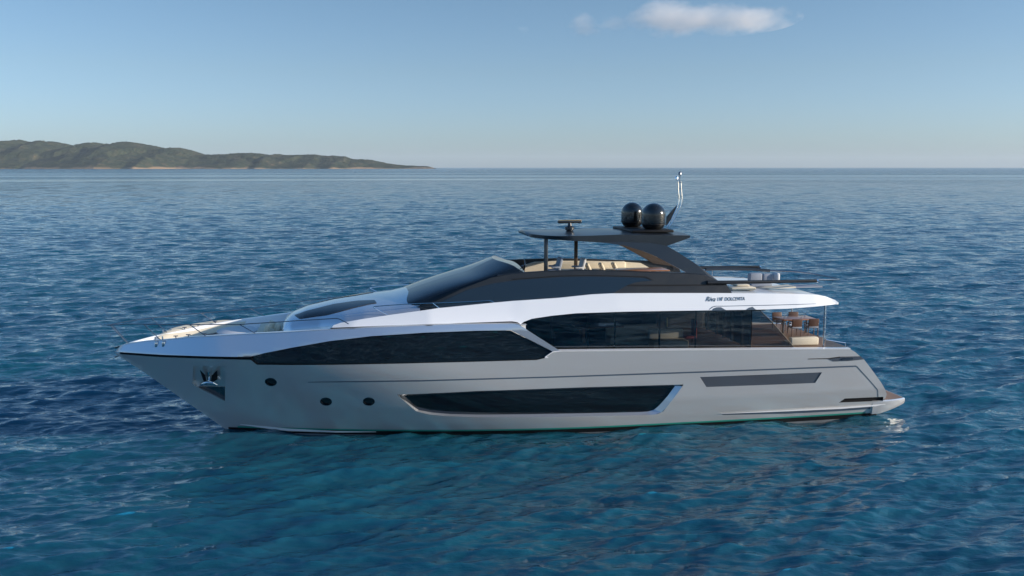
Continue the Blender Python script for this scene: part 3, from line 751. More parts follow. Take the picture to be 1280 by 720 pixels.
# ---- coachroof: lofted from the band's upper edge to the centreline crown
cr_px = [(354, 403), (357, 397), (364, 391.8), (383, 384.2), (417, 376.4), (450, 371.6), (490, 367), (530, 356.5), (560, 346)]
CRC = [T(a, b, 0) for a, b in cr_px]
cx_ = [p[0] for p in CRC]; cz_ = [p[2] for p in CRC]
def crown(x): return float(np.interp(x, cx_, cz_))
def edge_v(x): return float(np.interp(x, [cx_[0], cx_[0] + .4, -1.3, -0.3, 2, 6], [1.3, 1.75, 2.25, rv(-0.3) - 0.02, rv(2) - 0.02, rv(6) - 0.02]))
def edge_z(x): return float(np.interp(x, [cx_[0], -1.3, -0.3, 0.5], [4.40, 4.62, 4.86, rz(0.5) - 0.02])) if x < 0.5 else rz(x) - 0.02
xs = np.linspace(cx_[0] + 0.05, 2.72, 70); NR = 25; v = []; f = []
def rexp(x): return float(np.interp(x, [-1.5, 2.7], [0.9, 1.55]))
def roof_pt(x, a):     # a: 0 port edge .. pi starboard edge
    ev, ez_, c = edge_v(x), edge_z(x), crown(x)
    ca, sa = math.cos(a), math.sin(a)
    return (x, -ev * math.copysign(abs(ca) ** 0.75, ca), ez_ + (c - ez_) * abs(sa) ** rexp(x))
for x in xs:
    for j in range(NR): v.append(roof_pt(x, math.pi * j / (NR - 1)))
for i in range(len(xs) - 1):
    for j in range(NR - 1): f.append((i * NR + j, (i + 1) * NR + j, (i + 1) * NR + j + 1, i * NR + j + 1))
f.append(tuple(range(NR)))
mk('coachroof', v, f, M['bulwark'], Y, True, 40)
# skylight: long dark blade of glass on the port and starboard shoulder
def on_roof(px_, py_, off=0.02):
    """first hit of the picture ray with the coachroof"""
    best = None
    for v_ in np.linspace(3.2, -2.5, 400):
        q = T(px_, py_, v_)
        if not (cx_[0] + .1 < q[0] < 3.6): continue
        ev, ez_, c = edge_v(q[0]), edge_z(q[0]), crown(q[0])
        if abs(v_) > ev: continue
        ca = (abs(v_) / ev) ** (1 / 0.75); sa = math.sqrt(max(1 - ca * ca, 0)); z = ez_ + (c - ez_) * sa ** rexp(q[0])
        if q[2] <= z: best = (q[0], q[1], z + off); break
    return best
def blade(name, lo, hi, m, n=40, rows=6, off=0.02):
    A = lin(lo, n); B = lin(hi, n); v = []; f = []; ok = True
    for j in range(rows):
        t = j / (rows - 1)
        for i in range(n):
            q = on_roof(*(A[i] * (1 - t) + B[i] * t), off)
            if q is None: q = v[-1] if v else (0, 0, 5)
            v.append(q)
    for j in range(rows - 1):
        for i in range(n - 1): f.append((j * n + i, j * n + i + 1, (j + 1) * n + i + 1, (j + 1) * n + i))
    return mk(name, v, f, m, Y, True, None), v, f
o_, v_, f_ = blade('skylight', [(374.4, 399), (409, 394), (443, 384.8), (460, 380.8), (471, 379)], [(368, 394.4), (383, 389), (417, 380.4), (446, 376.2), (468, 375.4)], M['wsglass'])
mk('skylight', [(p[0], -p[1], p[2]) for p in v_], [q[::-1] for q in f_], M['wsglass'], Y, True, None)

# ---- windscreen
wsE = spl([T(507, 379.5, 2.35), T(520, 383.2, 2.70), T(545, 376.3, 2.72), T(576, 362.5, 2.66), T(600, 353.6, 2.62), T(625, 346.8, 2.6), T(650, 343.0, 2.6)], 40)
wsC = spl([T(487.5, 370, 0), T(505, 363.5, 0), T(530, 354.5, 0), T(560, 345, 0), T(583.6, 338.3, 0), T(600, 330.6, 0), T(616, 323.2, 0)], 40)
def wsf(t, a, b):
    a_ = t * math.pi / 2; c = max(math.cos(a_), 0) ** 0.52; s = math.sin(a_) ** 0.72
    return (b[0] + (a[0] - b[0]) * c ** 1.9, b[1] + (a[1] - b[1]) * c, a[2] + (b[2] - a[2]) * s)
v, f = loft(wsE, wsC, 24, wsf); v, f = mirror(v, f)
mk('windscreen', v, f, M['wsglass'], Y, True, None)
rim = [v[j * 40 + 39] for j in range(24)]; rim = rim + [(p[0], -p[1], p[2]) for p in rim[::-1][1:]]
xe0, ze0 = rim[0][0] + 0.25, rim[0][2] + 0.02
v = list(rim) + [(xe0, p[1], ze0 + 0.22 * (1 - (p[1] / rim[0][1]) ** 2)) for p in rim]; n = len(rim)
mk('wind_deflector', v, [(i, i + 1, n + i + 1, n + i) for i in range(n - 1)], M['wsglass'], Y, True, None)
# ---- dark upper superstructure sides
def bs(x, z): return 2.98 - 0.30 * (z - 5.9) - 0.10 * max(0, 4 - x) - 0.02
side_px = [(519.7, 383.6), (545, 376.2), (576, 361.9), (614.5, 347.0), (640, 342.6), (679.7, 340.0), (726, 338.5), (778, 339.4), (812, 340.9), (860, 342.2), (884, 344.5), (896, 351.0), (905.5, 351.2), (914.5, 365.4), (914, 368.5), (860, 368.5), (765, 369), (700, 374.5), (640, 378.6), (560, 386), (530, 386.5)]
sd_ = px2(side_px, bs); skin('upper_side', sd_, bs, M['coaming'], Y, grid=0.3)
gls = px2([(537, 383.8), (554, 376.0), (583, 362.6), (618, 354.0), (650, 349.6), (700, 346.3), (735, 345.7), (760.7, 346), (790, 346.8), (805.5, 347.7), (815, 350.8), (802, 351.8), (793, 353.2), (783, 357), (763, 368.3), (700, 374), (640, 378.2), (560, 385.8)], bs)
for sd in ('near', 'far'):
    g = skin('side_window', gls, bs, M['blackglass'], Y, grid=0.4, off=0.012, sides=sd)
# lower dark wedge with groove below the spar
strip('side_groove', [(783, 357.6), (800, 357.8), (840, 357.6), (904, 356.6)], [(785, 355.6), (800, 355.6), (840, 355.8), (904, 355.2)], bs, M['black'], 0.010, n=40)
strip('side_groove', [(640, 349.8), (700, 345.4), (735, 344.8), (761, 345.1), (806, 346.6), (816, 350.2)], [(640, 348.6), (700, 344.2), (735, 343.7), (761, 344.0), (807, 345.4), (818, 350.6)], bs, M['black'], 0.016, n=60)
# spar rails running aft from the coaming (port and starboard)
for s in (1, -1):
    mb = MB(); w = 0.09
    pts = [T(884, 353.2, 2.86), T(905, 353.0, 2.9), T(960, 352.2, 2.9), T(1021, 351.0, 2.86)]
    pts = [(p[0], p[1] * s, p[2]) for p in pts]
    mb.tube(pts, 0.08, 10, rr=[0.09, 0.085, 0.075, 0.07]); mb.build('side_spar', M['coaming'], Y)
    c = pts[-1]; MB().tube([(c[0] - .02, c[1], c[2]), (c[0] + .05, c[1], c[2])], .074, 10).build('spar_cap', M['chrome'], Y)
# stern rail wrapping round aft of the flybridge (far side seen across the deck)
far = [T(882, 336.8, -2.7), T(905, 336.0, -2.75), T(940, 336.6, -2.75), T(962, 338.4, -2.7), T(985, 342.5, -2.2), T(1005, 346.0, -1.2)]
pe = T(1018, 349.6, 2.4)
MB().tube([tuple(p) for p in spl([far[0], far[1], far[2], far[3]], 14)], 0.075, 10).build('stern_rail', M['dark'], Y)
MB().tube([tuple(p) for p in spl([far[3], (far[3][0] + 1.1, 2.3, far[3][2] - .02), (far[3][0] + 1.6, 1.0, far[3][2] - .02), (far[3][0] + 1.65, -1.0, far[3][2] - 0.02), pe], 24)], 0.035, 8).build('stern_rail', M['dchrome'], Y)
for p in ((890.5, 337.2),):
    a = T(p[0], p[1], -2.72); MB().tube([a, (a[0], a[1], a[2] - 0.75)], 0.02, 6).build('rail_post', M['chrome'], Y)

# ---- flybridge coaming inner + deck furniture
zfl = 6.03
v = []; f = []
inner = [T(a, b, 2.45) for a, b in ((640, 342.6), (680, 340.2), (726, 338.7), (778, 339.6), (812, 341.1), (860, 342.4), (882, 345))]
for p in inner: v.append(p); v.append((p[0], p[1] + 0.22, p[2] + 0.01)); v.append((p[0], p[1] + 0.26, zfl))
v = []
topl = [TB(a, b, bs) for a, b in ((622, 345.2), (640, 342.6), (679.7, 340.0), (726, 338.5), (778, 339.4), (812, 340.9), (860, 342.2), (884, 344.5), (896, 351.0))]
for p in topl: v += [p, (p[0], p[1] + 0.05, p[2] + 0.03), (p[0], p[1] + 0.22, p[2] + 0.03), (p[0], p[1] + 0.26, zfl)]
for i in range(len(topl) - 1):
    for j in range(3): f.append((i * 4 + j, i * 4 + j + 1, (i + 1) * 4 + j + 1, (i + 1) * 4 + j))
mk('flybridge_coaming', v, f, M['coaming'], Y, True, 30); mk('flybridge_coaming', [(p[0], -p[1], p[2]) for p in v], [q[::-1] for q in f], M['coaming'], Y, True, 30)
# cream inner lining along the starboard coaming
A = [T(a, b, -2.42) for a, b in ((655, 331.0), (668, 327.2), (700, 325.8), (740, 326.0), (780, 327.2), (800, 328.6), (812, 335))]
v = []; f = []
for p in A: v += [p, (p[0], p[1] - 0.16, p[2]), (p[0], p[1] - 0.22, zfl)]
for i in range(len(A) - 1):
    for j in range(2): f.append((i * 3 + j, i * 3 + j + 1, (i + 1) * 3 + j + 1, (i + 1) * 3 + j))
mk('flybridge_lining', v, f, M['cream'], Y, True, 40)
mb = MB(); mb.box((9.3, 0, zfl + 0.0), (8.4, 5.0, 0.05)); mb.build('flybridge_floor', M['teak'], Y)
# helm console
q = T(622, 335, 1.0)
mb = MB(); mb.prism([(q[0] - 1.0, zfl), (q[0] - 1.0, 6.45), (q[0] - 0.2, 6.88), (q[0] + 0.35, 6.72), (q[0] + 0.5, zfl)], -2.15, 2.15); mb.build('helm_console', M['dark'], Y)
q = T(655, 331.5, 0.5); mb = MB()
for k in range(18):
    pass
mb.tube([(q[0] + .05 * math.sin(a) * 0.3, q[1] + 0.24 * math.cos(a), q[2] + 0.24 * math.sin(a)) for a in np.linspace(0, 2 * math.pi, 20)], 0.018, 6); mb.tube([q, (q[0] - 0.35, q[1], q[2] - 0.12)], 0.02, 6); mb.build('steering_wheel', M['dchrome'], Y)

def helm_seat(px_, py_, v0, m_, label):
    b = T(px_, py_, v0)
    t = empty('helm_seat', (b[0], b[1], zfl + 0.025), label, 'seat', 'flybridge helm seats', 0)
    z0 = b[2] - 0.32
    MB().tube([(b[0], b[1], zfl + .03), (b[0], b[1], z0)], 0.07, 12).build('pedestal', M['dchrome'], t)
    MB().box((b[0] - 0.05, b[1], z0 + 0.02), (0.55, 0.62, 0.16), bev=0.06).build('seat_cushion', m_, t)
    mb_ = MB(); mb_.box((b[0] + 0.20, b[1], z0 + 0.33), (0.16, 0.60, 0.62), ry=R(14), bev=0.06)
    mb_.build('backrest', m_, t)
    for s in (-1, 1): MB().box((b[0] - .02, b[1] + s * 0.33, z0 + 0.22), (0.36, 0.07, 0.08), bev=0.03).build('armrest', m_, t)
    return t
helm_seat(693, 330.5, 1.1, M['greyfab'], 'grey upholstered helm seat just aft of the forward hardtop post')
helm_seat(722, 331.2, -0.3, M['palefab'], 'pale helm seat farther inboard, partly behind the second hardtop post')
# sofas and pillows on the flybridge
def cushion(px_, py_, v0, d, m_, name, label, cat, group=None, rz=0, ry=0):
    b = T(px_, py_, v0); mb_ = MB(); mb_.box((0, 0, 0), d, bev=min(d) * 0.42)
    o = mb_.build(name, m_); o.location = b; o.rotation_euler = (0, ry, rz); o['label'] = label; o['category'] = cat
    if group: o['group'] = group
    return o
mb = MB(); p = T(745, 334, -1.5)
mb.box((p[0], p[1] + .35, zfl + .25), (3.3, 0.95, 0.40), bev=0.05); mb.box((p[0], p[1] + .75, zfl + .50), (3.3, 0.22, 0.45), bev=0.08); mb.build('built_in_sofa', M['cream'], Y)
for i, (a, b_) in enumerate(((735, 333.8), (752, 333.4), (768, 333.0))):
    cushion(a, b_, -1.25, (0.16, 0.42, 0.40), M['cream'], 'scatter_cushion', ['cream scatter cushion on the flybridge sofa, nearest the second post', 'middle cream scatter cushion on the flybridge sofa', 'cream scatter cushion on the flybridge sofa, nearest the wooden table'][i], 'cushion', 'cream cushions on the flybridge sofa', ry=R(-25))
# wood table
tb = T(803, 337.6, 0.9); t = empty('flybridge_table', (tb[0], tb[1], zfl + .025), 'varnished wooden dining table on the flybridge under the arch legs', 'table')
MB().box((tb[0], tb[1] + .2, tb[2]), (2.3, 1.15, 0.05), bev=0.02).build('table_top', M['wood'], t)
for s in (-.6, .6): MB().tube([(tb[0] + s, tb[1] + .2, zfl + .03), (tb[0] + s, tb[1] + .2, tb[2] - .02)], 0.05, 10).build('table_leg', M['dchrome'], t)

# aft flybridge loungers (grey sofa group seen above the spar)
zd = rz(17) - 0.02
def pbox(x0, x1, ytop, v0, depth, z0, m_, name, parent, bev=0.05):
    a = T(x0, ytop, v0); b_ = T(x1, ytop, v0); z1 = (a[2] + b_[2]) / 2
    return MB().box(((a[0] + b_[0]) / 2, -v0 + depth / 2, (z0 + z1) / 2), (b_[0] - a[0], depth, z1 - z0), bev=bev).build(name, m_, parent)
b = T(929, 362, 2.0)
t = empty('outdoor_armchair', (b[0], b[1], zd), 'small cream seat low beneath the side spar, just aft of the dark wedge', 'seat', rz=0)
pbox(921, 937.5, 355.8, 2.0, 0.8, zd + .16, M['cream'], 'seat_cushion', t); pbox(922, 936.5, 362.5, 1.98, 0.76, zd + .01, M['greyfab'], 'base', t, .02)
b = T(951, 362, 1.0)
t = empty('outdoor_sofa', (b[0], b[1], zd), 'tall grey sofa rising above the side spar on the aft flybridge', 'sofa')
pbox(937.5, 953.4, 341.8, 1.0, 0.30, zd + .25, M['greyfab'], 'back_cushion', t, .07); pbox(954.0, 966, 342.6, 1.0, 0.30, zd + .25, M['greyfab'], 'back_cushion', t, .07)
pbox(939, 966, 355, 1.15, 1.3, zd + .01, M['greyfab'], 'seat_base', t)
cushion(969.8, 346.2, 0.9, (0.22, 0.5, 0.42), M['palefab'], 'bolster_cushion', 'white bolster cushion against the aft end of the tall grey sofa', 'cushion')
# wedge shaped sun lounger
b = T(981, 366, 1.9)
t = empty('sun_lounger', (b[0], b[1], zd), 'cream and grey wedge shaped sun lounger at the aft end of the flybridge', 'sun lounger')
q0 = T(963, 365.5, 1.9); q1 = T(995, 358.2, 1.9); q2 = T(1028, 367, 1.9)
MB().prism([(q0[0], zd + .02), (q1[0] - .05, q1[2]), (q1[0], q1[2]), (q1[0], zd + .02)], -1.9, -1.15).build('back_wedge', M['cream'], t)
MB().prism([(q1[0] + .01, zd + .02), (q1[0] + .01, q1[2] - .02), (q2[0], zd + .08), (q2[0], zd + .02)], -1.88, -1.17).build('pad', M['greyfab'], t)
# low cream coffee table / ottoman
b = T(925, 362.6, 1.9); o = MB().box((0, 0, 0), (1.15, .8, .14), bev=.05).build('ottoman', M['cream']); o.location = (b[0], b[1], zd + .09); o['label'] = 'low flat cream ottoman on the aft flybridge at the foot of the dark wedge'; o['category'] = 'ottoman'

# ---- hardtop
def zr(x): return 0
ht_near_top = [(657, 291.5), (664, 292.6), (680, 294.3), (700, 295.2), (738.7, 294.6), (776, 293.2), (820, 293.8), (863, 294.4)]
ht_near_bot = [(657.5, 292.2), (662, 296.6), (680, 298.8), (716.8, 301.2), (754, 303.4), (802, 309), (833, 307.7), (862, 297.4)]
VN = 2.1
nt_ = lin([T(a, b, VN if a > 690 else VN * (0.35 + .65 * ((a - 657) / 33) ** .5)) for a, b in ht_near_top], 50)
nb_ = lin([T(a, b, VN if a > 690 else VN * (0.35 + .65 * max((a - 657) / 33, 0) ** .5)) for a, b in ht_near_bot], 50)
rows = 13; v = []; f = []
for cur, off in ((nt_, 0.06), (nb_, 0.0)):
    n0 = len(v)
    for p in cur:
        for t in np.linspace(-1, 1, rows):
            v.append((p[0], p[1] * -t if t else 0, p[2] + off * (1 - t * t)))
    n = len(cur)
    for i in range(n - 1):
        for j in range(rows - 1):
            q = (n0 + i * rows + j, n0 + (i + 1) * rows + j, n0 + (i + 1) * rows + j + 1, n0 + i * rows + j + 1); f.append(q if cur is nb_ else q[::-1])
k = 50 * rows
for i in range(49):
    for e in (0, rows - 1): f.append((i * rows + e, (i + 1) * rows + e, k + (i + 1) * rows + e, k + i * rows + e))
for j in range(rows - 1):
    f.append((j, j + 1, k + j + 1, k + j)); f.append((49 * rows + j, 49 * rows + j + 1, k + 49 * rows + j + 1, k + 49 * rows + j))
bm = bmesh.new(); vs = [bm.verts.new(p) for p in v]
for q in f: bm.faces.new([vs[i] for i in q])
bmesh.ops.remove_doubles(bm, verts=bm.verts[:], dist=1e-4); bmesh.ops.recalc_face_normals(bm, faces=bm.faces[:])
me = bpy.data.meshes.new('hardtop'); bm.to_mesh(me); bm.free(); me.materials.append(M['dark'])
me.polygons.foreach_set('use_smooth', [True] * len(me.polygons)); me.set_sharp_from_angle(angle=R(35))
o = bpy.data.objects.new('hardtop', me); C.objects.link(o); o.parent = Y
# glass roof panel + light rim on top
a = T(672, 290, 1.0)
# arch legs
leg_px = [(754, 303.2), (780, 306.8), (802.5, 313.5), (818, 320), (831, 327), (846, 335), (859.4, 342.8), (884, 346.5), (896, 352), (868, 330), (845, 314.5), (833, 307.4), (815, 303.8), (780, 302.4)]
for s in (1, -1):
    V0 = 2.14
    q = [T(a, b, V0) for a, b in leg_px]
    n = len(q); y0 = -s * V0
    tri = geometry.tessellate_polygon([[Vector((p[0], p[2], 0)) for p in q]])
    # the leg spreads outboard on its way down to the coaming
    def yo(z, base): 
        t = min(max((8.2 - z) / 1.6, 0), 1); return s * -(base + 0.45 * t)
    v = [(p[0], yo(p[2], V0), p[2]) for p in q] + [(p[0], yo(p[2], V0 - 0.16), p[2]) for p in q]
    f = [tuple(t) for t in tri] + [tuple(i + n for i in t[::-1]) for t in tri] + [(i, (i + 1) % n, (i + 1) % n + n, i + n) for i in range(n)]
    bm = bmesh.new(); vs = [bm.verts.new(p) for p in v]
    for g_ in f:
        try: bm.faces.new([vs[i] for i in g_])
        except ValueError: pass
    bmesh.ops.recalc_face_normals(bm, faces=bm.faces[:]); me = bpy.data.meshes.new('arch_leg'); bm.to_mesh(me); bm.free()
    me.materials.append(M['dark']); me.materials.append(M['brown'])
    for p in me.polygons:
        if p.normal.y * s > 0.3 : p.material_index = 1
    o = bpy.data.objects.new('arch_leg', me); C.objects.link(o); o.parent = Y
# forward posts
for (a, b0, b1, v0) in ((682.5, 299, 341, 1.75), (720, 302.0, 342, -1.2)):
    p = T(a, b0, v0); q_ = T(a, b1, v0)
    MB().box((p[0], p[1], (p[2] + zfl) / 2 + 0.02), (0.16, 0.10, p[2] - zfl + 0.04), bev=0.02).build('hardtop_post', M['brown'] if v0 < 0 else M['dark'], Y)
# far front post pair partners (symmetry)
# radomes
def radome(px_, pyb, v0, r, hgt, label=None):
    b = T(px_, pyb, v0); 
    prof = [(r * 0.55, 0), (r * 0.62, 0.04), (r * 0.62, 0.10), (r * 0.80, 0.16), (r * 0.97, 0.30)]
    H1 = hgt - r * 0.95
    prof += [(r, 0.40), (r, H1)] + [(r * math.cos(a), H1 + r * 0.95 * math.sin(a)) for a in np.linspace(0.12, math.pi / 2 - .02, 14)]
    o = MB().lathe(b, prof, 48).build('radar_dome', M['dome'], Y, angle=50)
    MB().lathe((b[0], b[1], b[2] - 0.10), [(r * .95, 0), (r * .95, 0.05), (r * .6, 0.10)], 40).build('dome_base', M['black'], o)
    MB().lathe((b[0], b[1], b[2] + 0.30), [(r * 1.004, 0.015), (r * 1.012, 0.02), (r * 1.012, 0.05), (r * 1.004, 0.055)], 48).build('dome_seam', M['black'], o)
    return o
radome(816.5, 289.2, 0.85, 0.53, 1.25)
radome(789.8, 286.0, -0.95, 0.50, 1.22)
mb = MB(); p = T(803, 291, 0); mb.box((p[0], 0, 8.43), (1.9, 3.0, 0.12), bev=0.04); mb.build('mast_plinth', M['black'], Y)
# open array radar
p = T(712, 290, 0.2); t = MB(); t.lathe((p[0], p[1], p[2] - .05), [(.22, 0), (.22, .05), (.14, .12), (.21, .17), (.21, .28), (.10, .33), (.07, .45)], 24); rad = t.build('radar_pedestal', M['dark'], Y)
MB().box((p[0], p[1], p[2] + 0.45), (1.12, 0.12, 0.13), rz=R(8), bev=0.04).build('radar_antenna', M['dome'], rad)
MB().box((p[0], p[1], p[2] + 0.522), (1.08, 0.08, 0.02), rz=R(8), bev=0.005).build('antenna_strip', M['lamp'], rad)
# signal mast
def mast_pts(pp, v0): return [tuple(q) for q in spl([T(a, b, v0) for a, b in pp], 26)]
MB().tube(mast_pts([(833.5, 284), (840, 273), (846.5, 259), (848.6, 249), (847.8, 238), (847.4, 227)], 0.12), 0.028, 8).build('mast_tube', M['chrome'], Y)
MB().tube(mast_pts([(836.5, 284), (843, 273), (850, 259), (852.2, 249), (851.6, 238), (851, 227)], -0.12), 0.028, 8).build('mast_tube', M['chrome'], Y)
for py_ in (245, 236, 228): MB().tube([T(848.3, py_, .12), T(851.9, py_, -.12)], 0.018, 6).build('mast_rung', M['dchrome'], Y)
MB().prism([(lambda q: (q[0], q[2]))(T(a, b, 0)) for a, b in ((832.5, 282), (833, 271), (840, 263), (847, 255.5), (843, 266), (836.5, 279))], -0.04, 0.04).build('mast_fin', M['dark'], Y, smooth=False)
for a, b, m_ in ((845.6, 222.5, 'chrome'), (849.8, 217, 'dchrome')):
    q = T(a, b, 0); lb = MB(); lb.lathe((q[0], q[1], q[2] - .08), [(.03, 0), (.07, .02), (.07, .12), (.045, .16)], 14); lb.tube([(q[0], q[1], q[2] - .08), T(849.6, 227.5, 0)], .014, 6); lb.build('mast_light', M[m_], Y)
MB().tube([T(849.6, 228, 0), T(850.8, 213.6, 0)], 0.010, 6).build('whip_aerial', M['dchrome'], Y)

# ---- main deck, saloon glass, interior
zm = 3.72
sal_px = [(701, 439.6), (676, 424), (652, 408.2), (656, 403), (665, 398.6), (690, 394.6), (720, 391.4), (780, 389.2), (840, 388.2), (893, 387.6), (938.5, 386.9), (938.5, 439)]
wing_px = [(939.5, 439), (939.5, 386.8), (949, 386.6), (962, 399), (978, 417), (992, 433.6), (992, 439)]
bsal = lambda x, z: 3.12
sal = px2(sal_px, bsal)
M['wingglass'] = tinted('dark_wing_glass', (0.30, 0.27, 0.25), ior=1.8)
for sd in ('near', 'far'): skin('saloon_glass', sal, bsal, M['salonglass'], Y, grid=0.6, sides=sd); skin('wing_glass', px2(wing_px, bsal), bsal, M['wingglass'], Y, grid=0.6, sides=sd)
for s in (1, -1):
    for (xa, ya), (xb, yb), w in (((689, 394), (689, 437), .05), ((735, 391), (735, 438.5), .03), ((769, 390), (769, 438.5), .05), ((825, 389), (825, 438.5), .07), ((870, 388.4), (870, 438), .05), ((939, 387.6), (939, 436.5), .05)):
        a = T(xa, ya, 3.09); b = T(xa, yb, 3.09)
        MB().box((a[0], -s * 3.08, (a[2] + b[2]) / 2), (w, 0.05, a[2] - b[2])).build('saloon_mullion', M['black'], Y)
    a = [T(p[0], p[1], 3.13) for p in ((949, 387.2), (962, 399.4), (978, 417.4), (992, 434))]
    MB().tube([(p[0], p[1] * s, p[2]) for p in a], 0.018, 6).build('glass_edge', M['black'], Y)
# side deck + interior floor + ceiling
xa = T(691, 437, 3.5)[0]; xb = top[-1][0]
MB().box(((xa - 3 + xb) / 2, 0, 3.28), (xb - xa + 3.2, 6.3, 0.10)).build('main_deck', M['teak'], Y)
v = []; f = []
tops = [(p[0], p[1]) for p in top if p[0] > 7.6]
tops = [(7.9, tops[0][1])] + tops
for (x, z) in tops:
    w = bh(x, z); v += [(x, -w, z), (x, -w - 0.015, z + .04), (x, -w + .24, z + .05), (x, -w + .27, z + .03), (x, -w + .27, 3.3)]
for i in range(len(tops) - 1):
    for j in range(4): f.append((i * 5 + j, i * 5 + j + 1, (i + 1) * 5 + j + 1, (i + 1) * 5 + j))
v, f = mirror(v, f); mk('gunwale_cap', v, f, M['white'], Y, True, 30)
# interior panels: bulkheads and furniture, dark, with openings towards the far windows
ist = 16.6
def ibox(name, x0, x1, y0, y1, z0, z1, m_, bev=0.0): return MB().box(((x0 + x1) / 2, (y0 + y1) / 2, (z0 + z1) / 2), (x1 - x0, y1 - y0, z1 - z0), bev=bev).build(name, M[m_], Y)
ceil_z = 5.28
def zc_(px_, v0): return T(px_, 420, v0)[0]
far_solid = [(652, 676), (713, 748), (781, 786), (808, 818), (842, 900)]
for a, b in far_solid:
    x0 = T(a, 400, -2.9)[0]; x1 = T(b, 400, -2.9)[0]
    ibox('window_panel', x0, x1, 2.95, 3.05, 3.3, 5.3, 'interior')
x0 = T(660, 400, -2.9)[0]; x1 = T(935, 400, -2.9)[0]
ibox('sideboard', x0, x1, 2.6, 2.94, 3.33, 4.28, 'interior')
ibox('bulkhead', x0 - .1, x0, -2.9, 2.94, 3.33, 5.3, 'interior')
ibox('bulkhead', 13.9, 14.0, 0.6, 2.94, 3.33, 5.3, 'interior')
ibox('saloon_darkening_sheet', x0, 17.0, -3.0, 3.0, 3.331, 3.345, 'floor')  # dark sheet added over the teak so the saloon reads as shaded
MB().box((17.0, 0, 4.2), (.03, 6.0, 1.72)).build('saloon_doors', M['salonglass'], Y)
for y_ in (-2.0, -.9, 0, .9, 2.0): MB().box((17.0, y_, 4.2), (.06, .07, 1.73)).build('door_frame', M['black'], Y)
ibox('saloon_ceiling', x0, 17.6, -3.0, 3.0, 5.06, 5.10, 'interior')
# interior things
def sofa(px_, v0, w, label, m_='cream'):
    b = T(px_, 430, v0); t = empty('saloon_sofa', (b[0], b[1], 3.33), label, 'sofa', 'sofas inside the saloon')
    MB().box((b[0], b[1], 3.53), (w, .85, .38), bev=.06).build('seat', M[m_], t)
    MB().box((b[0], b[1] + .38, 3.83), (w, .2, .6), bev=.07).build('backrest', M[m_], t)
    return t
sofa(792, 0.6, 2.4, 'cream sofa seen dimly through the saloon glass amidships')
sofa(835, 1.9, 1.6, 'cream sofa seen through the saloon glass below the brass lamp')
b = T(833, 430, 1.4); t = empty('saloon_lamp', (b[0], b[1], 3.33), 'slim brass wall lamp behind the saloon glass amidships', 'lamp')
q0 = T(833, 408, 1.4); q1 = T(833, 397, 1.4)
MB().tube([(b[0], b[1], 3.34), (b[0], b[1], q0[2])], .02, 8).build('lamp_stem', M['dchrome'], t)
MB().tube([(b[0], b[1], q0[2]), (b[0], b[1], q1[2])], .05, 10).build('lamp_body', M['lamp'], t)  # plain brass-coloured body
b = T(862, 420, 1.6)
t = empty('saloon_chair', (b[0], b[1], 3.33), 'red upholstered chair behind the saloon glass', 'chair')
MB().box((b[0], b[1], 3.75), (.5, .5, .12), bev=.04).build('seat', M['redwood'], t); MB().box((b[0] + .2, b[1], 4.15), (.1, .5, .75), bev=.04).build('backrest', M['redwood'], t)
for sx_ in (-1, 1):
    for sy_ in (-1, 1): MB().tube([(b[0] + sx_ * .2, b[1] + sy_ * .2, 3.335), (b[0] + sx_ * .2, b[1] + sy_ * .2, 3.7)], .02, 6).build('leg', M['dchrome'], t)
b = T(815, 430, 0.0); t = empty('dining_table', (b[0] - 2.6, b[1], 3.33), 'dark dining table inside the forward saloon', 'table')
MB().box((b[0] - 2.6, b[1], 4.08), (2.2, 1.1, .05), bev=.02).build('table_top', M['wood'], t)
for s in (-.7, .7): MB().box((b[0] - 2.6 + s, b[1], 3.70), (.12, .6, .74)).build('table_leg', M['wood'], t)

# ---- aft cockpit
def chromepost(px_, y0, y1, v0, r=0.045):
    a = T(px_, y0, v0); b = T(px_, y1, v0); return MB().tube([(b[0], b[1], b[2]), (b[0], b[1], a[2])], r, 12).build('overhang_post', M['chrome'], Y)
chromepost(1029.3, 381, 433.5, 2.95); chromepost(988.6, 383, 418, -2.95)
xq = T(1029.3, 381, 2.95); MB().tube([(xq[0], 2.95, 3.33), (xq[0], 2.95, 5.35)], .045, 12)
# stern bulwark/transom
tz = [(p[0], p[1]) for p in trs]
v = []; f = []
TR = [top[-1]] + trs + [(trs[-1][0] - .05, 0.4)]
TRd = lin(TR, 24)
for p in TRd:
    w = bh(p[0], p[1])
    for t in np.linspace(-1, 1, 15):
        v.append((p[0] + 0.20 * (1 - abs(t) ** 3), w * t, p[1]))
for i in range(23):
    for j in range(14): f.append((i * 15 + j, i * 15 + j + 1, (i + 1) * 15 + j + 1, (i + 1) * 15 + j))
mk('transom', v, f, M['white'], Y, True, 60)
# dark fairlead notch on the quarter with its chrome roller
nq = px2([(1034.5, 448.6), (1048, 445.9), (1075.5, 445.2), (1079.5, 449.2), (1060, 451.2), (1041, 451.8)], bh)
for sd in ('near', 'far'): fr = skin('fairlead', nq, bh, M['ventglass'], Y, off=0.012, grid=.3, sides=sd)
strip('fairlead_line', [(1010, 449.0), (1035, 448.7), (1050, 447.0)], [(1010, 448.3), (1035, 447.7), (1050, 445.6)], bh, M['black'], .014, n=20)
strip('fairlead_roller', [(1052, 449.8), (1066, 449.0)], [(1052, 447.2), (1066, 446.8)], bh, M['dchrome'], .05, n=10)
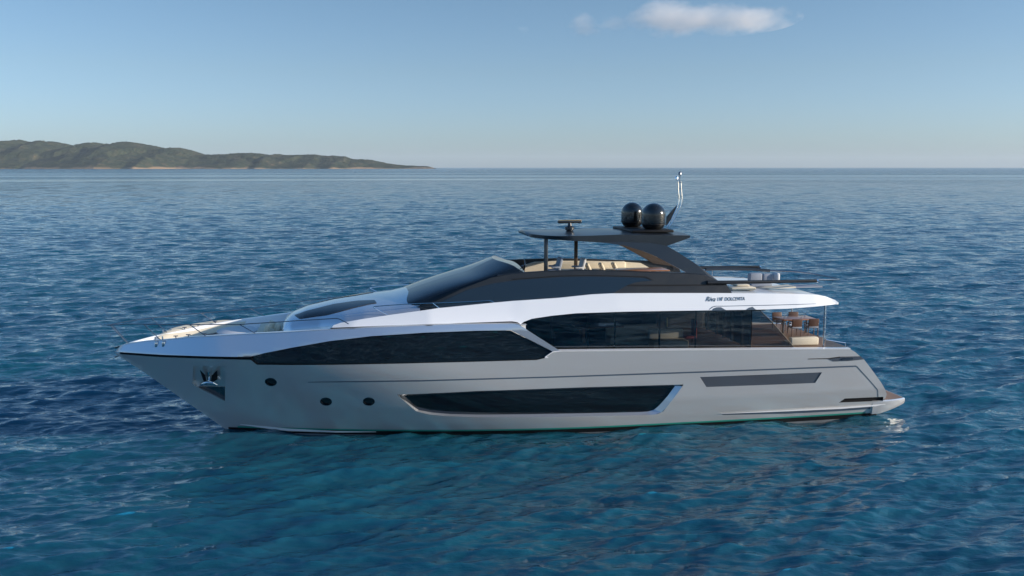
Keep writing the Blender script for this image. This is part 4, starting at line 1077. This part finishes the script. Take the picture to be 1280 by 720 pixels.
# swim platform
pl = [T(1137, 499, 2.75), T(1136, 505, 2.75)]
zp = 0.80; xe_ = 24.75; xs0 = trs[-1][0] - 0.5
v = []; f = []
def plan(x):
    return min(bh(trs[-1][0], 0.8) + 0.0, 3.12) - 0.30 * max((x - 23.3) / 1.45, 0) ** 2.2
xsP = np.linspace(xs0, xe_, 18); rows = 11
secs = []
for x in xsP:
    w = plan(x); zb = 0.18 if x < 23.3 else 0.18 + 0.37 * ((x - 23.3) / (xe_ - 23.3))
    secs.append([(x, -w + .45, zb - .06), (x, -w + .06, zb), (x, -w, zb + 0.12), (x, -w, zp - .04), (x, -w + .04, zp), (x, w - .04, zp), (x, w, zp - .04), (x, w, zb + 0.12), (x, w - .06, zb), (x, w - .45, zb - .06)])
for s_ in secs: v += s_
k = 10
for i in range(len(secs) - 1):
    for j in range(k): f.append((i * k + j, i * k + (j + 1) % k, (i + 1) * k + (j + 1) % k, (i + 1) * k + j))
f.append(tuple(range(k))); f.append(tuple((len(secs) - 1) * k + j for j in range(k))[::-1])
bm = bmesh.new(); vs = [bm.verts.new(p) for p in v]
for g_ in f: bm.faces.new([vs[i] for i in g_])
bmesh.ops.recalc_face_normals(bm, faces=bm.faces[:]); bmesh.ops.bevel(bm, geom=[e for e in bm.edges if abs(e.verts[0].co.x - xe_) < 1e-4 and abs(e.verts[1].co.x - xe_) < 1e-4], offset=.06, segments=3, affect='EDGES')
me = bpy.data.meshes.new('swim_platform'); bm.to_mesh(me); bm.free(); me.materials.append(M['silver'])
me.polygons.foreach_set('use_smooth', [True] * len(me.polygons)); me.set_sharp_from_angle(angle=R(40)); o = bpy.data.objects.new('swim_platform', me); C.objects.link(o); o.parent = Y
v = []; f = []
for x in np.linspace(xs0, xe_ - .10, 16): w = plan(x) - .10; v += [(x, -w, zp + .006), (x, w, zp + .006)]
for i in range(15): f.append((2 * i, 2 * i + 2, 2 * i + 3, 2 * i + 1))
mk('platform_teak', v, f, M['teak'], o, False)
# cockpit sofa, table, balustrade
b = T(1007, 430, 0.6)
t = empty('cockpit_sofa', (b[0], b[1], 3.33), 'long cream sofa across the aft cockpit between the two steel posts', 'sofa')
pbox(990, 1023, 428.5, 2.15, 0.8, 3.335, M['cream'], 'seat', t); pbox(989, 1024, 422.0, 2.45, .30, 3.335, M['cream'], 'backrest', t, .07)
tq = T(998, 417.5, -0.6); t = empty('cockpit_table', (tq[0] - .2, tq[1], 3.33), 'reddish wooden dining table in the aft cockpit laid with tableware', 'table')
MB().box((tq[0] - .2, tq[1], 4.05), (1.7, 1.1, .05), bev=.02).build('table_top', M['wood'], t)
for s in (-.6, .6): MB().tube([(tq[0] - .2 + s, tq[1], 3.335), (tq[0] - .2 + s, tq[1], 4.03)], .05, 10).build('table_leg', M['dchrome'], t)
for i, (dx, dy) in enumerate(((-.7, -.3), (-.25, .25), (.2, -.2), (.6, .2))):
    o = MB().lathe((0, 0, 0), [(.02, 0), (.05, .005), (.012, .02), (.01, .08), (.04, .12), (.045, .18)], 14).build('wine_glass', M['clear']); o.location = (tq[0] - .2 + dx, tq[1] + dy, 4.076)
    o['label'] = 'small stemmed glass standing on the cockpit table'; o['category'] = 'glass'; o['group'] = 'stemmed glasses on the cockpit table'
def cockpit_chair(x, y, rz, label):
    t = empty('cockpit_chair', (x, y, 3.33), label, 'chair', 'wooden chairs round the cockpit table', rz)
    def P_(mb, n_, m_):
        o = mb.build(n_, m_, None); o.parent = t
    P_(MB().box((0, 0, .44), (.5, .5, .09), bev=.035), 'seat_cushion', M['greyfab']); P_(MB().box((-.24, 0, .66), (.05, .5, .38), ry=R(-8), bev=.02), 'backrest', M['darkwood'])
    for sx_ in (-1, 1):
        P_(MB().box((.02, sx_ * .25, .62), (.44, .04, .04), bev=.015), 'armrest', M['darkwood'])
        for sy_ in (-1, 1): P_(MB().tube([(sx_ * .22, sy_ * .23, .005), (sx_ * .22, sy_ * .23, .62 if sx_ > 0 else .5)], .02, 6), 'leg', M['darkwood'])
tx_, ty_ = tq[0] - .2, tq[1]
cockpit_chair(tx_ - .42, ty_ - .78, R(90), 'wooden armchair on the near side of the cockpit table, the one farther forward')
cockpit_chair(tx_ + .42, ty_ - .80, R(86), 'wooden armchair on the near side of the cockpit table, the one farther aft')
cockpit_chair(tx_ - .42, ty_ + .80, R(-90), 'wooden armchair on the far side of the cockpit table, the one farther forward')
cockpit_chair(tx_ + .42, ty_ + .80, R(-94), 'wooden armchair on the far side of the cockpit table, the one farther aft')
# glass balustrade at the stern
ga = T(1031, 421.5, -2.6); gb = T(1060, 428, -2.6)
for s_ in (1, -1):
    g = [T(1032, 434.5, 3.28), T(1032, 424.5, 3.28), T(1057, 428.6, 3.28), T(1061, 435.5, 3.28)]
    o = MB().prism([(p[0], p[2]) for p in g], -s_ * 3.28, -s_ * 3.265).build('side_glass', M['clear'], Y, smooth=False)
    MB().tube([(g[1][0], -s_ * 3.27, g[1][2]), (g[2][0], -s_ * 3.27, g[2][2])], .018, 6).build('side_glass_rail', M['chrome'], Y)
    MB().tube([(g[2][0], -s_ * 3.27, g[2][2]), (g[2][0] + .02, -s_ * 3.27, 3.4)], .02, 6).build('side_glass_post', M['chrome'], Y)

# ---- bow rails
def rail_pt(px_, py_, far=False):
    x = -5.0
    for _ in range(20):
        v_ = (vtop(x) + 0.02) * (-1 if far else 1); q = T(px_, py_, v_); x = 0.5 * x + 0.5 * max(q[0], XT)
    return T(px_, py_, (vtop(x) + 0.02) * (-1 if far else 1))
near = [(291, 405.6), (315, 404.4), (345, 402.6), (374, 400.6), (400, 399.2), (418, 398.1), (424, 398.8), (429, 401.2), (435.6, 404.8)]
NP = [rail_pt(*p) for p in near]
tip = T(134, 406.5, 0.05)
NP = [tip, (XT + 0.9, -0.55, NP[0][2] - .10), (XT + 2.2, -1.15, NP[0][2] - .06)] + NP
MB().tube([tuple(q) for q in spl(NP, 60)], .02, 6).build('bow_rail', M['dchrome'], Y)
MB().tube([(q[0], -q[1], q[2]) for q in spl(NP, 60)], .02, 6).build('bow_rail', M['dchrome'], Y)
def rail_z(x, P_=np.array([q for q in NP[:-3]])): return float(np.interp(x, P_[:, 0], P_[:, 2])), float(np.interp(x, P_[:, 0], P_[:, 1]))
for s in (1, -1):
    for xb_ in (XT + .55, XT + 2.0, XT + 3.9, XT + 5.9):
        xt_ = xb_ - 0.62; z_, y_ = rail_z(xt_)
        MB().tube([(xb_, -s * max(vtop(xb_) - .05, .03), ztop(xb_) + .02), (xt_, s * y_, z_)], .018, 6).build('rail_stanchion', M['dchrome'], Y)
n2 = [(485, 393.8), (473, 387.6), (467.5, 384.4), (472, 382.8), (512, 380.0), (560, 378.4), (600, 376.6), (611, 376.0), (614.5, 376.8), (618, 378.6)]
def band_pt(px_, py_):
    v_ = 2.7
    for _ in range(20):
        q = T(px_, py_, v_); v_ = .5 * v_ + .5 * (rv(min(max(q[0], 0.5), 8)) - .02)
    return q
N2 = [band_pt(*p) for p in n2]
for s in (1, -1):
    MB().tube([(q[0], s * q[1], q[2]) for q in spl(N2, 50)], .02, 6).build('side_handrail', M['chrome'], Y)
    a = band_pt(541, 379.2); b = band_pt(549, 385.2); MB().tube([(a[0], s * a[1], a[2]), (b[0], s * b[1], b[2])], .018, 6).build('rail_stanchion', M['chrome'], Y)

# ---- foredeck furniture
zf = lambda x: ztop(x) - 0.38
q = Tz(297, 411.5, 4.42); t = empty('foredeck_table', (q[0], q[1], zf(q[0])), 'low oval pale grey table on the foredeck forward of the cream seat', 'table')
mb = MB(); mb.lathe((0, 0, 0), [(.95, 0), (1.0, .02), (1.0, .06), (.96, .08)], 40); o = mb.build('table_top', M['palefab'], None)
for vv in o.data.vertices: vv.co = Vector((q[0] + vv.co.x * .85, q[1] + vv.co.y * 1.0, 4.32 + vv.co.z))
o.parent = t; o.matrix_parent_inverse = Matrix.Translation(t.location).inverted()
MB().tube([(q[0], q[1], zf(q[0]) + .02), (q[0], q[1], 4.34)], .10, 12).build('table_leg', M['dchrome'], t)
b = T(244, 414, -0.4)
A = spl([(-8.2, 0.55, 4.10), (-7.6, 1.15, 4.34), (-6.6, 1.65, 4.45), (-5.6, 1.95, 4.5), (-4.6, 2.0, 4.42)], 24); Bq = spl([(-7.9, 0.2, 3.9), (-7.3, 0.6, 3.95), (-6.6, 0.9, 4.0), (-5.7, 1.2, 4.1), (-4.7, 1.4, 4.15)], 24)
v, f = loft(np.array(A), np.array(Bq), 8, lambda t, a, b: a * (1 - t) + b * t + np.array([0, 0, .10 * math.sin(t * math.pi)])); mk('sunlit_bulwark_face', v, f, M['cream'], Y, True, 60)  # sunlit inner face of the far bulwark, sun put into the cream colour
for i, (a, b_, v0) in enumerate(((334, 410.0, .7), (347, 409.0, .5), (340, 406.2, -.1))):
    cushion(a, b_, v0, (0.20, 0.55, 0.36), M['cream'], 'scatter_cushion', ['cream scatter cushion on the foredeck, nearest the oval table', 'cream scatter cushion on the foredeck, aftmost of the three', 'cream scatter cushion at the back of the foredeck seat'][i], 'cushion', 'cream cushions on the foredeck seat', ry=R(20), rz=R(10 * i))
ibox('foredeck_seat', T(322, 412, .2)[0], T(362, 410, .2)[0], -1.5, 1.6, 4.05, 4.42, 'cream', .06)
# fairleads and cleats at the bow
for s in (1, -1):
    for (a, b_) in ((195.5, 430.5), (204.5, 430)):
        p = TB(a, b_, bb); c = MB(); c.box((p[0], s * (p[1] - .02), p[2]), (.13, .08, .22), bev=.03); c.tube([(p[0], s * p[1], p[2]), (p[0] - .04, s * (p[1] + .0), ztop(p[0]) + .18)], .03, 8)
        c.build('bow_fairlead', M['chrome'], Y)
    for a in (217, 234, 256):
        x = T(a, 422, 1.5)[0]; c = MB(); z_ = ztop(x) + .03; y_ = -s * (vtop(x) - .08)
        c.tube([(x, y_, z_), (x, y_, z_ + .08)], .02, 6); c.tube([(x - .09, y_, z_ + .09), (x + .09, y_, z_ + .09)], .02, 6); c.build('cleat', M['dchrome'], Y)
